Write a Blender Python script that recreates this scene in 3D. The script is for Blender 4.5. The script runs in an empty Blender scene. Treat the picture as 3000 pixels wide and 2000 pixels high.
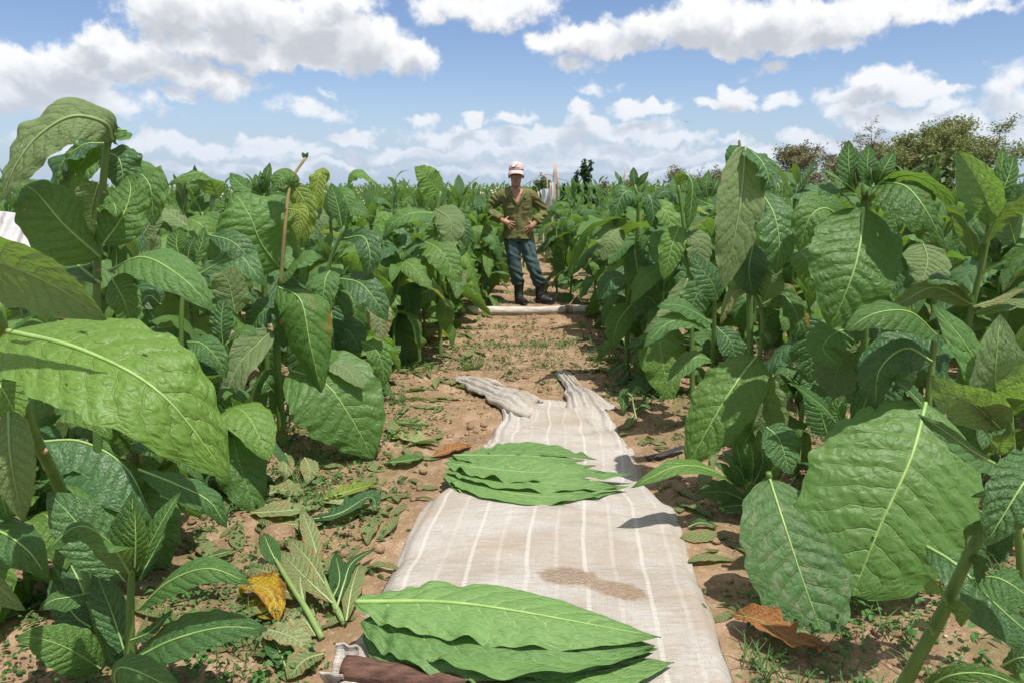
import bpy, bmesh, math, random
import numpy as np
from mathutils import Vector, Matrix, noise as mnoise
from mathutils.bvhtree import BVHTree

scene = bpy.context.scene
COL = scene.collection
R = math.radians

# ------------------------------------------------------------------ camera
CAM_H = 1.42
PITCH = R(11.44)
cam_d = bpy.data.cameras.new('camera')
cam_d.sensor_width = 36.0
cam_d.lens = 27.0
cam_d.clip_start = 0.05
cam_d.clip_end = 3000.0
cam = bpy.data.objects.new('camera', cam_d)
cam.location = (0, 0, CAM_H)
cam.rotation_euler = (R(90) - PITCH, 0, 0)
COL.objects.link(cam)
scene.camera = cam

# ------------------------------------------------------------------ view / render
scene.view_settings.view_transform = 'Standard'
scene.view_settings.look = 'None'
scene.view_settings.exposure = 0.66
scene.view_settings.gamma = 1.0
scene.view_settings.use_curve_mapping = False
scene.cycles.max_bounces = 7
scene.cycles.diffuse_bounces = 3
scene.cycles.glossy_bounces = 2
scene.cycles.transmission_bounces = 4
scene.cycles.transparent_max_bounces = 6
scene.cycles.caustics_reflective = False
scene.cycles.caustics_refractive = False
scene.cycles.use_adaptive_sampling = True
scene.cycles.adaptive_threshold = 0.015
scene.cycles.use_denoising = True

# pixel helpers: measurements were taken on a 2352 x 1568 view of the photograph
FPX, CX, CY = 1764.0, 1176.0, 784.0
SP, CP = math.sin(PITCH), math.cos(PITCH)
def ray(px, py):
    u = (px - CX) / FPX; v = (CY - py) / FPX
    return np.array([u, CP + v * SP, -SP + v * CP])
def P(px, py, Y):
    d = ray(px, py); t = Y / d[1]
    return np.array([0, 0, CAM_H]) + d * t
def Pz(px, py, z):
    d = ray(px, py); t = (z - CAM_H) / d[2]
    return np.array([0, 0, CAM_H]) + d * t

# ------------------------------------------------------------------ node helper
class NT:
    def __init__(s, nt): s.nt = nt
    def n(s, t, **kw):
        nd = s.nt.nodes.new(t)
        for k, v in kw.items(): setattr(nd, k, v)
        return nd
    def put(s, sock, v):
        if isinstance(v, bpy.types.NodeSocket): s.nt.links.new(v, sock)
        elif v is not None:
            if isinstance(v, (tuple, list)) and len(v) == 3 and sock.type == 'RGBA': v = (*v, 1)
            sock.default_value = v
    def m(s, op, a, b=None, c=None, clamp=False):
        nd = s.n('ShaderNodeMath', operation=op, use_clamp=clamp)
        s.put(nd.inputs[0], a); s.put(nd.inputs[1], b); s.put(nd.inputs[2], c)
        return nd.outputs[0]
    def v(s, op, a, b=None, c=None):
        nd = s.n('ShaderNodeVectorMath', operation=op)
        s.put(nd.inputs[0], a); s.put(nd.inputs[1], b)
        if c is not None: s.put(nd.inputs[2], c)
        return nd.outputs['Value'] if op in ('LENGTH', 'DOT_PRODUCT', 'DISTANCE') else nd.outputs[0]
    def mix(s, f, a, b, blend='MIX'):
        nd = s.n('ShaderNodeMix', data_type='RGBA', blend_type=blend)
        s.put(nd.inputs[0], f); s.put(nd.inputs[6], a); s.put(nd.inputs[7], b)
        return nd.outputs[2]
    def ss(s, x, lo, hi, a=0.0, b=1.0, smooth=True):
        nd = s.n('ShaderNodeMapRange', interpolation_type='SMOOTHSTEP' if smooth else 'LINEAR', clamp=True)
        s.put(nd.inputs[0], x); s.put(nd.inputs[1], lo); s.put(nd.inputs[2], hi); s.put(nd.inputs[3], a); s.put(nd.inputs[4], b)
        return nd.outputs[0]
    def noise(s, vec, scale, detail=3.0, rough=0.5, dims='3D', out=0, dist=0.0):
        nd = s.n('ShaderNodeTexNoise', noise_dimensions=dims)
        s.put(nd.inputs['Vector'], vec); nd.inputs['Scale'].default_value = scale
        nd.inputs['Detail'].default_value = detail; nd.inputs['Roughness'].default_value = rough
        nd.inputs['Distortion'].default_value = dist
        return nd.outputs[out]
    def xyz(s, x=0.0, y=0.0, z=0.0):
        nd = s.n('ShaderNodeCombineXYZ')
        s.put(nd.inputs[0], x); s.put(nd.inputs[1], y); s.put(nd.inputs[2], z)
        return nd.outputs[0]
    def sep(s, v):
        nd = s.n('ShaderNodeSeparateXYZ'); s.put(nd.inputs[0], v)
        return nd.outputs

# ------------------------------------------------------------------ sun
SUN_DIR = Vector((0.23, -0.27, 0.935)).normalized()
sun_d = bpy.data.lights.new('sun', 'SUN')
sun_d.energy = 3.7
sun_d.angle = R(0.53)
sun_d.color = (1.0, 0.955, 0.88)
sun = bpy.data.objects.new('sun', sun_d)
sun.rotation_euler = SUN_DIR.to_track_quat('Z', 'Y').to_euler()
sun.location = (20, -10, 50)
COL.objects.link(sun)

# ------------------------------------------------------------------ world: daylight sky with cumulus
world = bpy.data.worlds.new('World'); scene.world = world
world.use_nodes = True
wt = world.node_tree; wt.nodes.clear(); W = NT(wt)
world.cycles.sampling_method = 'MANUAL'; world.cycles.sample_map_resolution = 512
sky = W.n('ShaderNodeTexSky', sky_type='NISHITA')
sky.sun_disc = False
sky.sun_elevation = math.asin(SUN_DIR.z)
sky.sun_rotation = math.atan2(SUN_DIR.x, SUN_DIR.y)
sky.altitude = 50; sky.air_density = 1.0; sky.dust_density = 0.2; sky.ozone_density = 3.2
tc = W.n('ShaderNodeTexCoord')
dx, dy, dz = W.sep(tc.outputs['Generated'])
az = W.m('ARCTAN2', dx, dy); el = W.m('ARCSINE', dz)
pos = W.xyz(az, el, 0.0)
def ang(px, py):
    d = ray(px, py); d = d / np.linalg.norm(d)
    return math.atan2(d[0], d[1]), math.asin(d[2])
# cumulus measured off the photograph: centre and radii (px of the 2352 view), weight
PUFFS = [
 (400,20,135,75,1),(560,28,190,72,1),(500,105,200,42,1),(720,62,165,80,1),(850,95,115,72,1),(945,125,78,52,1),(650,128,200,36,1),(770,8,110,40,.8),
 (228,95,62,42,1),(285,125,95,48,1),(190,150,110,52,1),(50,150,62,40,1),(120,185,150,52,1),(370,165,140,42,1),(500,182,105,42,1),
 (412,226,52,20,.9),(20,215,130,55,1),(160,240,180,46,.85),(300,262,95,22,.6),
 (690,246,78,22,.5),(765,258,70,22,.6),(742,212,34,18,.4),
 (1040,10,110,40,.8),(1150,15,160,45,.8),(1265,92,62,36,1),(1340,82,95,46,1),(1410,100,110,32,1),(1320,138,85,24,.5),
 (1490,62,95,48,1),(1610,52,165,64,1),(1760,55,190,56,1),(1920,40,180,48,.9),(1800,95,190,30,1),(1640,100,120,26,1),(2070,25,150,36,.8),(2260,10,90,20,.6),
 (1757,150,58,20,.45),(1370,200,64,14,.4),(1688,213,44,27,1),(1660,240,78,18,1),(1790,232,66,26,.7),
 (2010,178,80,34,1),(2065,202,90,30,1),(2000,214,120,24,.9),(2180,207,60,15,.9),(1955,250,70,26,1),(2050,268,130,26,.9),(2160,245,66,28,1),(2230,280,66,26,.8),
 (150,335,120,24,.8),(640,330,120,20,.75),(1000,352,160,18,.8),(1150,342,120,18,.8),(1400,345,150,20,.85),(1530,362,160,18,.8),(1790,352,130,18,.8),(2010,322,110,24,.8),(2180,318,90,26,.8),(700,382,240,14,.7),(1150,388,260,14,.7),(1560,392,240,14,.7),(400,388,220,14,.7),
 (2330,180,55,46,.6),(2335,235,60,40,.6),(1330,255,44,32,1),(1345,285,75,34,1),(1082,282,42,26,1),(1180,272,62,22,.8),(965,284,44,14,.7),
 (1480,254,88,24,.95),(1430,302,150,26,.9),(1250,316,160,28,.8),(1040,318,150,24,.75),(1560,322,110,24,.75),
 (810,310,58,20,.9),(340,332,62,28,.85),(415,342,80,22,.75),(488,348,34,28,.9),(590,348,95,22,.7),(740,352,110,18,.65),(920,352,130,18,.6),
 (1860,312,70,20,.8),(1900,330,80,22,.7),(1690,332,60,14,.7),(2310,300,60,30,.8),(1300,365,260,22,.6),
]
def puff_field(p):
    acc = None
    for (x, y, rx, ry, w) in PUFFS:
        a, e = ang(x, y)
        ix, iy = FPX / rx, FPX / ry
        q = W.v('MULTIPLY_ADD', p, (ix, iy, 0), (-a * ix, -e * iy, 0))
        ln = W.v('LENGTH', q)
        f = W.m('MULTIPLY_ADD', ln, -w, w)
        acc = f if acc is None else W.m('SMOOTH_MAX', acc, f, 0.12)
    return acc
# domain warp gives the cauliflower outline
w1 = W.v('SUBTRACT', W.noise(pos, 16.0, 2.0, 0.55, out=1), (.5, .5, .5))
w2 = W.v('SUBTRACT', W.noise(pos, 58.0, 4.0, 0.6, out=1), (.5, .5, .5))
pw = W.v('MULTIPLY_ADD', w1, (.055, .045, 0), pos)
pw = W.v('MULTIPLY_ADD', w2, (.028, .024, 0), pw)
fb = W.noise(pos, 42.0, 6.0, 0.6)
fb2 = W.noise(W.v('ADD', pos, (0.006, 0.010, 0)), 42.0, 6.0, 0.6)
D1 = puff_field(pw)
D2 = puff_field(W.v('ADD', pw, (0.006, 0.022, 0)))
# clouds beyond the frame: same kind of cumulus, from noise alone, on a cloud deck
iz = W.m('DIVIDE', 1.0, W.m('ADD', W.m('MAXIMUM', dz, 0.0), 0.12))
deck = W.xyz(W.m('MULTIPLY', dx, iz), W.m('MULTIPLY', dy, iz), 3.7)
dn = W.noise(deck, 1.5, 6.0, 0.56)
Do = W.m('MULTIPLY', W.m('SUBTRACT', dn, 0.46), 4.0)
outside = W.m('MAXIMUM', W.ss(W.m('ABSOLUTE', az), 0.64, 0.80), W.ss(el, 0.30, 0.42))
mixf = lambda a, b: W.m('ADD', W.m('MULTIPLY', a, W.m('SUBTRACT', 1.0, outside)), W.m('MULTIPLY', b, outside))
Dc = mixf(D1, Do)
dens = W.m('ADD', Dc, W.m('MULTIPLY', W.m('SUBTRACT', fb, 0.5), 0.95))
alpha = W.ss(dens, 0.0, 0.46)
fb3 = W.noise(W.v('ADD', pw, (0.004, 0.012, 0)), 26.0, 3.0, 0.5)
D2n = W.m('MULTIPLY_ADD', W.m('SUBTRACT', fb3, 0.5), 0.8, D2)
thick = mixf(W.ss(D2n, 0.02, 0.86), W.ss(Do, 0.2, 1.6))
emb = W.m('MULTIPLY', W.m('SUBTRACT', fb, fb2), .45)
lit = W.m('ADD', W.m('SUBTRACT', 1.0, thick), emb, clamp=True)
c_col = W.mix(lit, (0.37, 0.39, 0.43), (0.635, 0.64, 0.65))
# pale air low over the horizon
haze = W.ss(el, 0.0, 0.17, 1.0, 0.0)
bgs = W.n('ShaderNodeBackground'); W.put(bgs.inputs[0], W.mix(1.0, sky.outputs[0], (.97, .95, 1.05), 'MULTIPLY')); bgs.inputs[1].default_value = 0.076
bgh = W.n('ShaderNodeBackground'); bgh.inputs[0].default_value = (.26, .35, .48, 1); bgh.inputs[1].default_value = 1.0
bg1 = W.n('ShaderNodeMixShader'); W.put(bg1.inputs[0], W.ss(el, -0.02, 0.135, 0.85, 0.0)); W.put(bg1.inputs[1], bgs.outputs[0]); W.put(bg1.inputs[2], bgh.outputs[0])
bg2 = W.n('ShaderNodeBackground'); W.put(bg2.inputs[0], W.mix(W.m('MULTIPLY', haze, 0.62), c_col, (0.375, 0.44, 0.54))); bg2.inputs[1].default_value = 1.0
ms = W.n('ShaderNodeMixShader')
W.put(ms.inputs[0], W.m('MULTIPLY', alpha, W.ss(el, -0.01, 0.02)))
W.put(ms.inputs[1], bg1.outputs[0]); W.put(ms.inputs[2], bg2.outputs[0])
wo = W.n('ShaderNodeOutputWorld'); W.put(wo.inputs[0], ms.outputs[0])

# ------------------------------------------------------------------ object helpers
def tag(o, label=None, cat=None, group=None, kind=None):
    if label: o['label'] = label
    if cat: o['category'] = cat
    if group: o['group'] = group
    if kind: o['kind'] = kind
    return o
def empty(name, loc, label=None, cat=None, group=None):
    o = bpy.data.objects.new(name, None); o.location = loc; o.empty_display_size = 0.1
    COL.objects.link(o)
    return tag(o, label, cat, group)
def np_mesh(name, V, F, uv=None, smooth=True):
    """V (n,3), F list/array of equal-length faces (quads or tris), uv per vertex"""
    V = np.asarray(V, float); F = np.asarray(F, np.int32)
    me = bpy.data.meshes.new(name)
    k = F.shape[1]
    me.vertices.add(len(V)); me.vertices.foreach_set('co', V.ravel())
    me.loops.add(F.size); me.loops.foreach_set('vertex_index', F.ravel())
    me.polygons.add(len(F))
    me.polygons.foreach_set('loop_start', np.arange(0, F.size, k, dtype=np.int32))
    me.polygons.foreach_set('use_smooth', np.full(len(F), smooth, bool))
    if uv is not None:
        l = me.uv_layers.new(name='UVMap')
        l.data.foreach_set('uv', np.asarray(uv, float)[F.ravel()].ravel())
    me.update(calc_edges=True); me.validate()
    return me
def obj(name, me, m=None, parent=None):
    if m is not None and not me.materials: me.materials.append(m)
    o = bpy.data.objects.new(name, me); COL.objects.link(o)
    if parent is not None: o.parent = parent
    return o
def grid_faces(nu, nv):
    i, j = np.meshgrid(np.arange(nu), np.arange(nv), indexing='ij')
    a = (i * (nv + 1) + j).ravel()
    return np.stack([a, a + nv + 1, a + nv + 2, a + 1], 1)
def unit(v):
    v = np.asarray(v, float); return v / (np.linalg.norm(v, axis=-1, keepdims=True) + 1e-12)
def curve_pts(pts, n):
    """smooth curve through 3D points, n+1 samples by arc length"""
    pts = np.asarray(pts, float)
    if len(pts) == 2: pts = np.stack([pts[0], (pts[0] + pts[1]) / 2, pts[1]])
    ext = np.vstack([2 * pts[0] - pts[1], pts, 2 * pts[-1] - pts[-2]])
    out = []
    for k in range(1, len(ext) - 2):
        p0, p1, p2, p3 = ext[k - 1:k + 3]
        t = np.linspace(0, 1, 24, endpoint=False)[:, None]
        out.append(.5 * ((2 * p1) + (-p0 + p2) * t + (2 * p0 - 5 * p1 + 4 * p2 - p3) * t**2 + (-p0 + 3 * p1 - 3 * p2 + p3) * t**3))
    out = np.vstack(out + [pts[-1:]])
    d = np.r_[0, np.cumsum(np.linalg.norm(np.diff(out, axis=0), axis=1))]
    s = np.linspace(0, d[-1], n + 1)
    return np.stack([np.interp(s, d, out[:, i]) for i in range(3)], 1)
def tube_np(c, r, sides=8, cap=True, squash=1.0):
    """tube along points c with radii r"""
    c = np.asarray(c, float); n = len(c); r = np.broadcast_to(np.asarray(r, float), (n,))
    T = unit(np.gradient(c, axis=0))
    ref = np.array([0, 0, 1.0]) if abs(T[:, 2]).mean() < .8 else np.array([0, 1.0, 0])
    A = unit(np.cross(T, ref)); B = np.cross(A, T)
    th = np.linspace(0, 2 * np.pi, sides, endpoint=False)
    V = c[:, None] + r[:, None, None] * (A[:, None] * np.cos(th)[None, :, None] + squash * B[:, None] * np.sin(th)[None, :, None])
    V = V.reshape(-1, 3); F = []
    for i in range(n - 1):
        for j in range(sides):
            k = (j + 1) % sides
            F.append((i * sides + j, i * sides + k, (i + 1) * sides + k, (i + 1) * sides + j))
    if cap:
        for e, off in ((0, 0), (n - 1, (n - 1) * sides)):
            V = np.vstack([V, c[e:e + 1]]); ci = len(V) - 1
            for j in range(0, sides, 2):
                a, b, d = off + j, off + (j + 1) % sides, off + (j + 2) % sides
                F.append((ci, a, b, d) if e else (ci, d, b, a))
    return V, np.array(F)
class Geo:
    def __init__(s): s.V = []; s.F = []; s.U = []; s.n = 0
    def add(s, V, F, uv=None):
        V = np.asarray(V, float); s.V.append(V); s.F.append(np.asarray(F) + s.n); s.n += len(V)
        s.U.append(np.zeros((len(V), 2)) if uv is None else uv)
    def mesh(s, name, smooth=True):
        return np_mesh(name, np.vstack(s.V), np.vstack(s.F), np.vstack(s.U), smooth)
# ================================================================== materials
def new_mat(name):
    m = bpy.data.materials.new(name); m.use_nodes = True
    nt = m.node_tree; nt.nodes.clear(); return m, NT(nt)
def out(T, sh):
    o = T.n('ShaderNodeOutputMaterial'); T.put(o.inputs[0], sh)
def principled(T, col, rough=.6, spec=.4, normal=None, **kw):
    b = T.n('ShaderNodeBsdfPrincipled')
    T.put(b.inputs['Base Color'], col); T.put(b.inputs['Roughness'], rough)
    T.put(b.inputs['Specular IOR Level'], spec)
    if normal is not None: T.put(b.inputs['Normal'], normal)
    for k, v in kw.items(): T.put(b.inputs[k], v)
    return b.outputs[0]
def bump(T, h, strength=.5, dist=.01):
    b = T.n('ShaderNodeBump'); T.put(b.inputs['Height'], h)
    b.inputs['Strength'].default_value = strength; b.inputs['Distance'].default_value = dist
    return b.outputs[0]
NVEIN, SLANT = 10.0, 0.17

def leaf_mat(name, dark, light, under, vein, trans=(.215, .39, .045), tfac=.40, rough=.42, spec=.45, spots=0.0, dry=None, dryamt=0.0, dust=0.0, vmix=.5, holes=0.0):
    m, T = new_mat(name)
    uvn = T.n('ShaderNodeUVMap'); u, v0, _ = T.sep(uvn.outputs[0])
    v = T.m('MULTIPLY_ADD', v0, 2.0, -1.0); av = T.m('ABSOLUTE', v)
    oi = T.n('ShaderNodeObjectInfo'); rnd = oi.outputs['Random']
    geo = T.n('ShaderNodeNewGeometry'); back = geo.outputs['Backfacing']
    rv = T.m('MULTIPLY', rnd, 37.0)
    uvw = T.xyz(T.m('MULTIPLY', u, 2.0), v, rv)
    warp = T.m('MULTIPLY', T.m('SUBTRACT', T.noise(uvw, 3.0, 2.0), .5), .07)
    # lateral veins
    u0 = T.m('ADD', T.m('SUBTRACT', u, T.m('MULTIPLY', T.m('POWER', av, 1.25), SLANT)), warp)
    s = T.m('ADD', T.m('MULTIPLY', u0, NVEIN), T.m('MULTIPLY', T.m('GREATER_THAN', v, 0.0), .45))
    fr = T.m('ABSOLUTE', T.m('SUBTRACT', T.m('FRACT', s), .5))          # .5 at the vein
    vd = T.m('SUBTRACT', .5, fr)
    lat = T.ss(vd, 0.0, T.m('MULTIPLY_ADD', av, -.045, .070), 1.0, 0.0)
    lat = T.m('MULTIPLY', lat, T.ss(av, 0.45, 1.0, 1.0, .1))
    mid = T.ss(av, 0.0, T.m('MULTIPLY_ADD', u, -.045, .066), 1.0, 0.0)
    # net of small veins
    vor = T.n('ShaderNodeTexVoronoi', feature='DISTANCE_TO_EDGE', voronoi_dimensions='3D')
    T.put(vor.inputs['Vector'], T.v('ADD', T.v('MULTIPLY', uvw, (11.0, 6.5, 1.0)), T.v('MULTIPLY', T.noise(uvw, 7.0, 2.0, out=1), (1.2, 1.2, 0))))
    vor.inputs['Scale'].default_value = 1.0
    net = T.ss(vor.outputs['Distance'], 0.0, 0.09, 1.0, 0.0)
    big = T.noise(uvw, 2.2, 4.0, .6); fine = T.noise(uvw, 26.0, 3.0, .6)
    # geometry-scale quilting between the veins
    quilt = T.m('ADD', T.m('MULTIPLY', T.ss(vd, 0.0, .35), .6), T.m('MULTIPLY', T.ss(vor.outputs['Distance'], 0.0, .35), .42))
    sgn = T.m('MULTIPLY_ADD', back, -2.0, 1.0)
    h = T.m('ADD', T.m('ADD', quilt, T.m('MULTIPLY', lat, -.5)), T.m('MULTIPLY', fine, .25))
    nrm = bump(T, T.m('MULTIPLY', h, sgn), .85, .0052)
    tone = T.m('ADD', T.m('MULTIPLY', big, .75), T.m('MULTIPLY_ADD', rnd, 1.1, -.3), clamp=True)
    top = T.mix(tone, dark, light)
    top = T.mix(T.m('MULTIPLY', fine, .25), top, T.mix(.5, top, (.10, .20, .03)))
    und = T.mix(T.m('MULTIPLY', big, .6), under, tuple(c * .72 for c in under))
    veins = T.m('MAXIMUM', T.m('MULTIPLY', lat, vmix), T.m('MULTIPLY', net, .12))
    top = T.mix(T.m('MAXIMUM', veins, mid), top, vein)
    und = T.mix(T.m('MAXIMUM', T.m('MULTIPLY', lat, .5), mid), und, tuple(min(1, c * 1.3) for c in under))
    if spots:
        sp = T.n('ShaderNodeTexVoronoi'); T.put(sp.inputs['Vector'], T.v('MULTIPLY', uvw, (9.0, 9.0, 1.0))); sp.inputs['Scale'].default_value = 1.6
        sm = T.m('MULTIPLY', T.ss(sp.outputs['Distance'], .03, .09, 1.0, 0.0), T.m('GREATER_THAN', T.sep(sp.outputs['Color'])[0], 1 - spots))
        top = T.mix(sm, top, (.55, .48, .22)); und = T.mix(sm, und, (.5, .45, .25))
    if dry is not None:
        dm = T.ss(T.m('ADD', T.noise(uvw, 2.6, 5.0, .65), T.m('MULTIPLY', T.m('MULTIPLY', av, av), .12)), .66 - dryamt * .4, .74 - dryamt * .4)
        top = T.mix(dm, top, dry); und = T.mix(dm, und, dry)
    if dust:
        du = T.m('MULTIPLY', T.ss(T.noise(uvw, 5.0, 5.0, .7), .45, .75), dust)
        top = T.mix(du, top, (.33, .28, .20))
    col = T.mix(back, top, und)
    rg = T.mix(back, (rough,) * 3, (.68,) * 3)
    pb = principled(T, col, T.m('ADD', T.sep(rg)[0], T.m('MULTIPLY', fine, .14)), T.m('MULTIPLY_ADD', back, -spec * .5, spec), nrm)
    tr = T.n('ShaderNodeBsdfTranslucent'); T.put(tr.inputs[0], T.mix(T.m('MAXIMUM', T.m('MULTIPLY', lat, .6), mid), T.mix(tone, tuple(c * .75 for c in trans), trans), tuple(c * .45 for c in trans)))
    T.put(tr.inputs['Normal'], nrm)
    ms = T.n('ShaderNodeMixShader'); ms.inputs[0].default_value = tfac
    T.put(ms.inputs[1], pb); T.put(ms.inputs[2], tr.outputs[0])
    if holes:
        hv = T.n('ShaderNodeTexVoronoi'); T.put(hv.inputs['Vector'], T.v('MULTIPLY', T.v('MULTIPLY_ADD', T.noise(uvw, 20.0, 2.0, out=1), (.12, .12, 0), uvw), (5.0, 5.0, 1.0))); hv.inputs['Scale'].default_value = 1.0
        hm = T.m('MULTIPLY', T.m('LESS_THAN', hv.outputs['Distance'], .13), T.m('GREATER_THAN', T.sep(hv.outputs['Color'])[1], 1 - holes))
        hs_ = T.n('ShaderNodeMixShader'); T.put(hs_.inputs[0], hm); T.put(hs_.inputs[1], ms.outputs[0]); tp_ = T.n('ShaderNodeBsdfTransparent'); T.put(hs_.inputs[2], tp_.outputs[0]); ms = hs_
    out(T, ms.outputs[0]); return m

M = {}
M['leaf'] = leaf_mat('tobacco_leaf', (.058, .138, .029), (.112, .232, .052), (.225, .305, .135), (.27, .40, .12), spots=.14, holes=.06)
M['leaf_bright'] = leaf_mat('bright_leaf', (.084, .175, .030), (.138, .262, .046), (.22, .31, .145), (.36, .50, .15), trans=(.27, .48, .06), spots=.22, rough=.40, holes=.05)  # lighter, yellower green than the plain leaf
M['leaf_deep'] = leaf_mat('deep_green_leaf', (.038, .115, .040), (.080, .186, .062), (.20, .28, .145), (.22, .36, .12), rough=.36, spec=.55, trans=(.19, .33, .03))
M['leaf_young'] = leaf_mat('young_shoot_leaf', (.054, .145, .042), (.104, .222, .062), (.20, .29, .14), (.30, .44, .15), rough=.5)
M['leaf_lime'] = leaf_mat('yellowing_leaf', (.13, .23, .03), (.24, .32, .045), (.24, .30, .11), (.42, .48, .16), trans=(.4, .48, .05), spots=.1)
M['leaf_spotty'] = leaf_mat('rust_edged_leaf', (.050, .13, .026), (.085, .19, .036), (.21, .28, .14), (.30, .42, .13), dry=(.28, .14, .035), dryamt=.06, spots=.25, holes=.10)
M['leaf_picked'] = leaf_mat('picked_leaf', (.098, .200, .055), (.152, .275, .082), (.12, .23, .06), (.36, .50, .20), vmix=.7, trans=(.2, .42, .06), tfac=.2, rough=.5, spec=.35)
M['leaf_wilt'] = leaf_mat('wilted_leaf', (.25, .31, .13), (.38, .42, .20), (.33, .38, .21), (.32, .40, .16), rough=.6, spec=.25, dry=(.42, .26, .13), dryamt=.2)
M['leaf_yellow'] = leaf_mat('yellow_leaf', (.58, .36, .02), (.68, .46, .05), (.55, .40, .10), (.6, .48, .15), trans=(.6, .42, .03), dry=(.30, .14, .04), dryamt=.28, rough=.6)
M['leaf_brown'] = leaf_mat('dry_leaf', (.19, .075, .028), (.30, .125, .045), (.28, .14, .06), (.30, .16, .07), trans=(.25, .10, .02), tfac=.12, rough=.7, spec=.2)
M['leaf_dusty'] = leaf_mat('dusty_leaf', (.040, .115, .034), (.072, .175, .046), (.15, .22, .11), (.26, .33, .16), dust=.55, rough=.5, spots=.1)

def simple(name, c1, c2, scale=8.0, rough=.7, spec=.3, bscale=None, bstr=.4, bdist=.01, stretch=(1, 1, 1), detail=5.0):
    m, T = new_mat(name)
    t = T.n('ShaderNodeTexCoord'); p = T.v('MULTIPLY', t.outputs['Object'], stretch)
    n1 = T.noise(p, scale, detail, .6)
    col = T.mix(T.ss(n1, .3, .7), c1, c2)
    nb = T.noise(p, bscale or scale * 4, 4.0, .65)
    out(T, principled(T, col, rough, spec, bump(T, nb, bstr, bdist))); return m
M['stem'] = simple('green_stem', (.075, .155, .030), (.135, .225, .050), 14, .5, .4, stretch=(1, 1, .15), bstr=.3, bdist=.003)
M['stem_pale'] = simple('pale_stem', (.16, .25, .075), (.22, .30, .10), 14, .55, .35, stretch=(1, 1, .2), bstr=.3, bdist=.003)
M['stem_dry'] = simple('dry_stalk', (.30, .19, .09), (.26, .27, .10), 9, .7, .2, bstr=.4, bdist=.003)
M['rib'] = simple('leaf_midrib', (.21, .35, .09), (.29, .43, .13), 20, .45, .4, bstr=.1, bdist=.001)
M['rib_under'] = simple('leaf_midrib_underside', (.20, .30, .11), (.25, .35, .14), 20, .5, .35, bstr=.1, bdist=.001)
M['rib_wilt'] = simple('wilted_midrib', (.30, .38, .15), (.36, .40, .18), 20, .5, .35, bstr=.1, bdist=.001)
M['scar'] = simple('stem_scar', (.36, .28, .16), (.24, .17, .09), 60, .8, .2, bstr=.4, bdist=.002)

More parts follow.
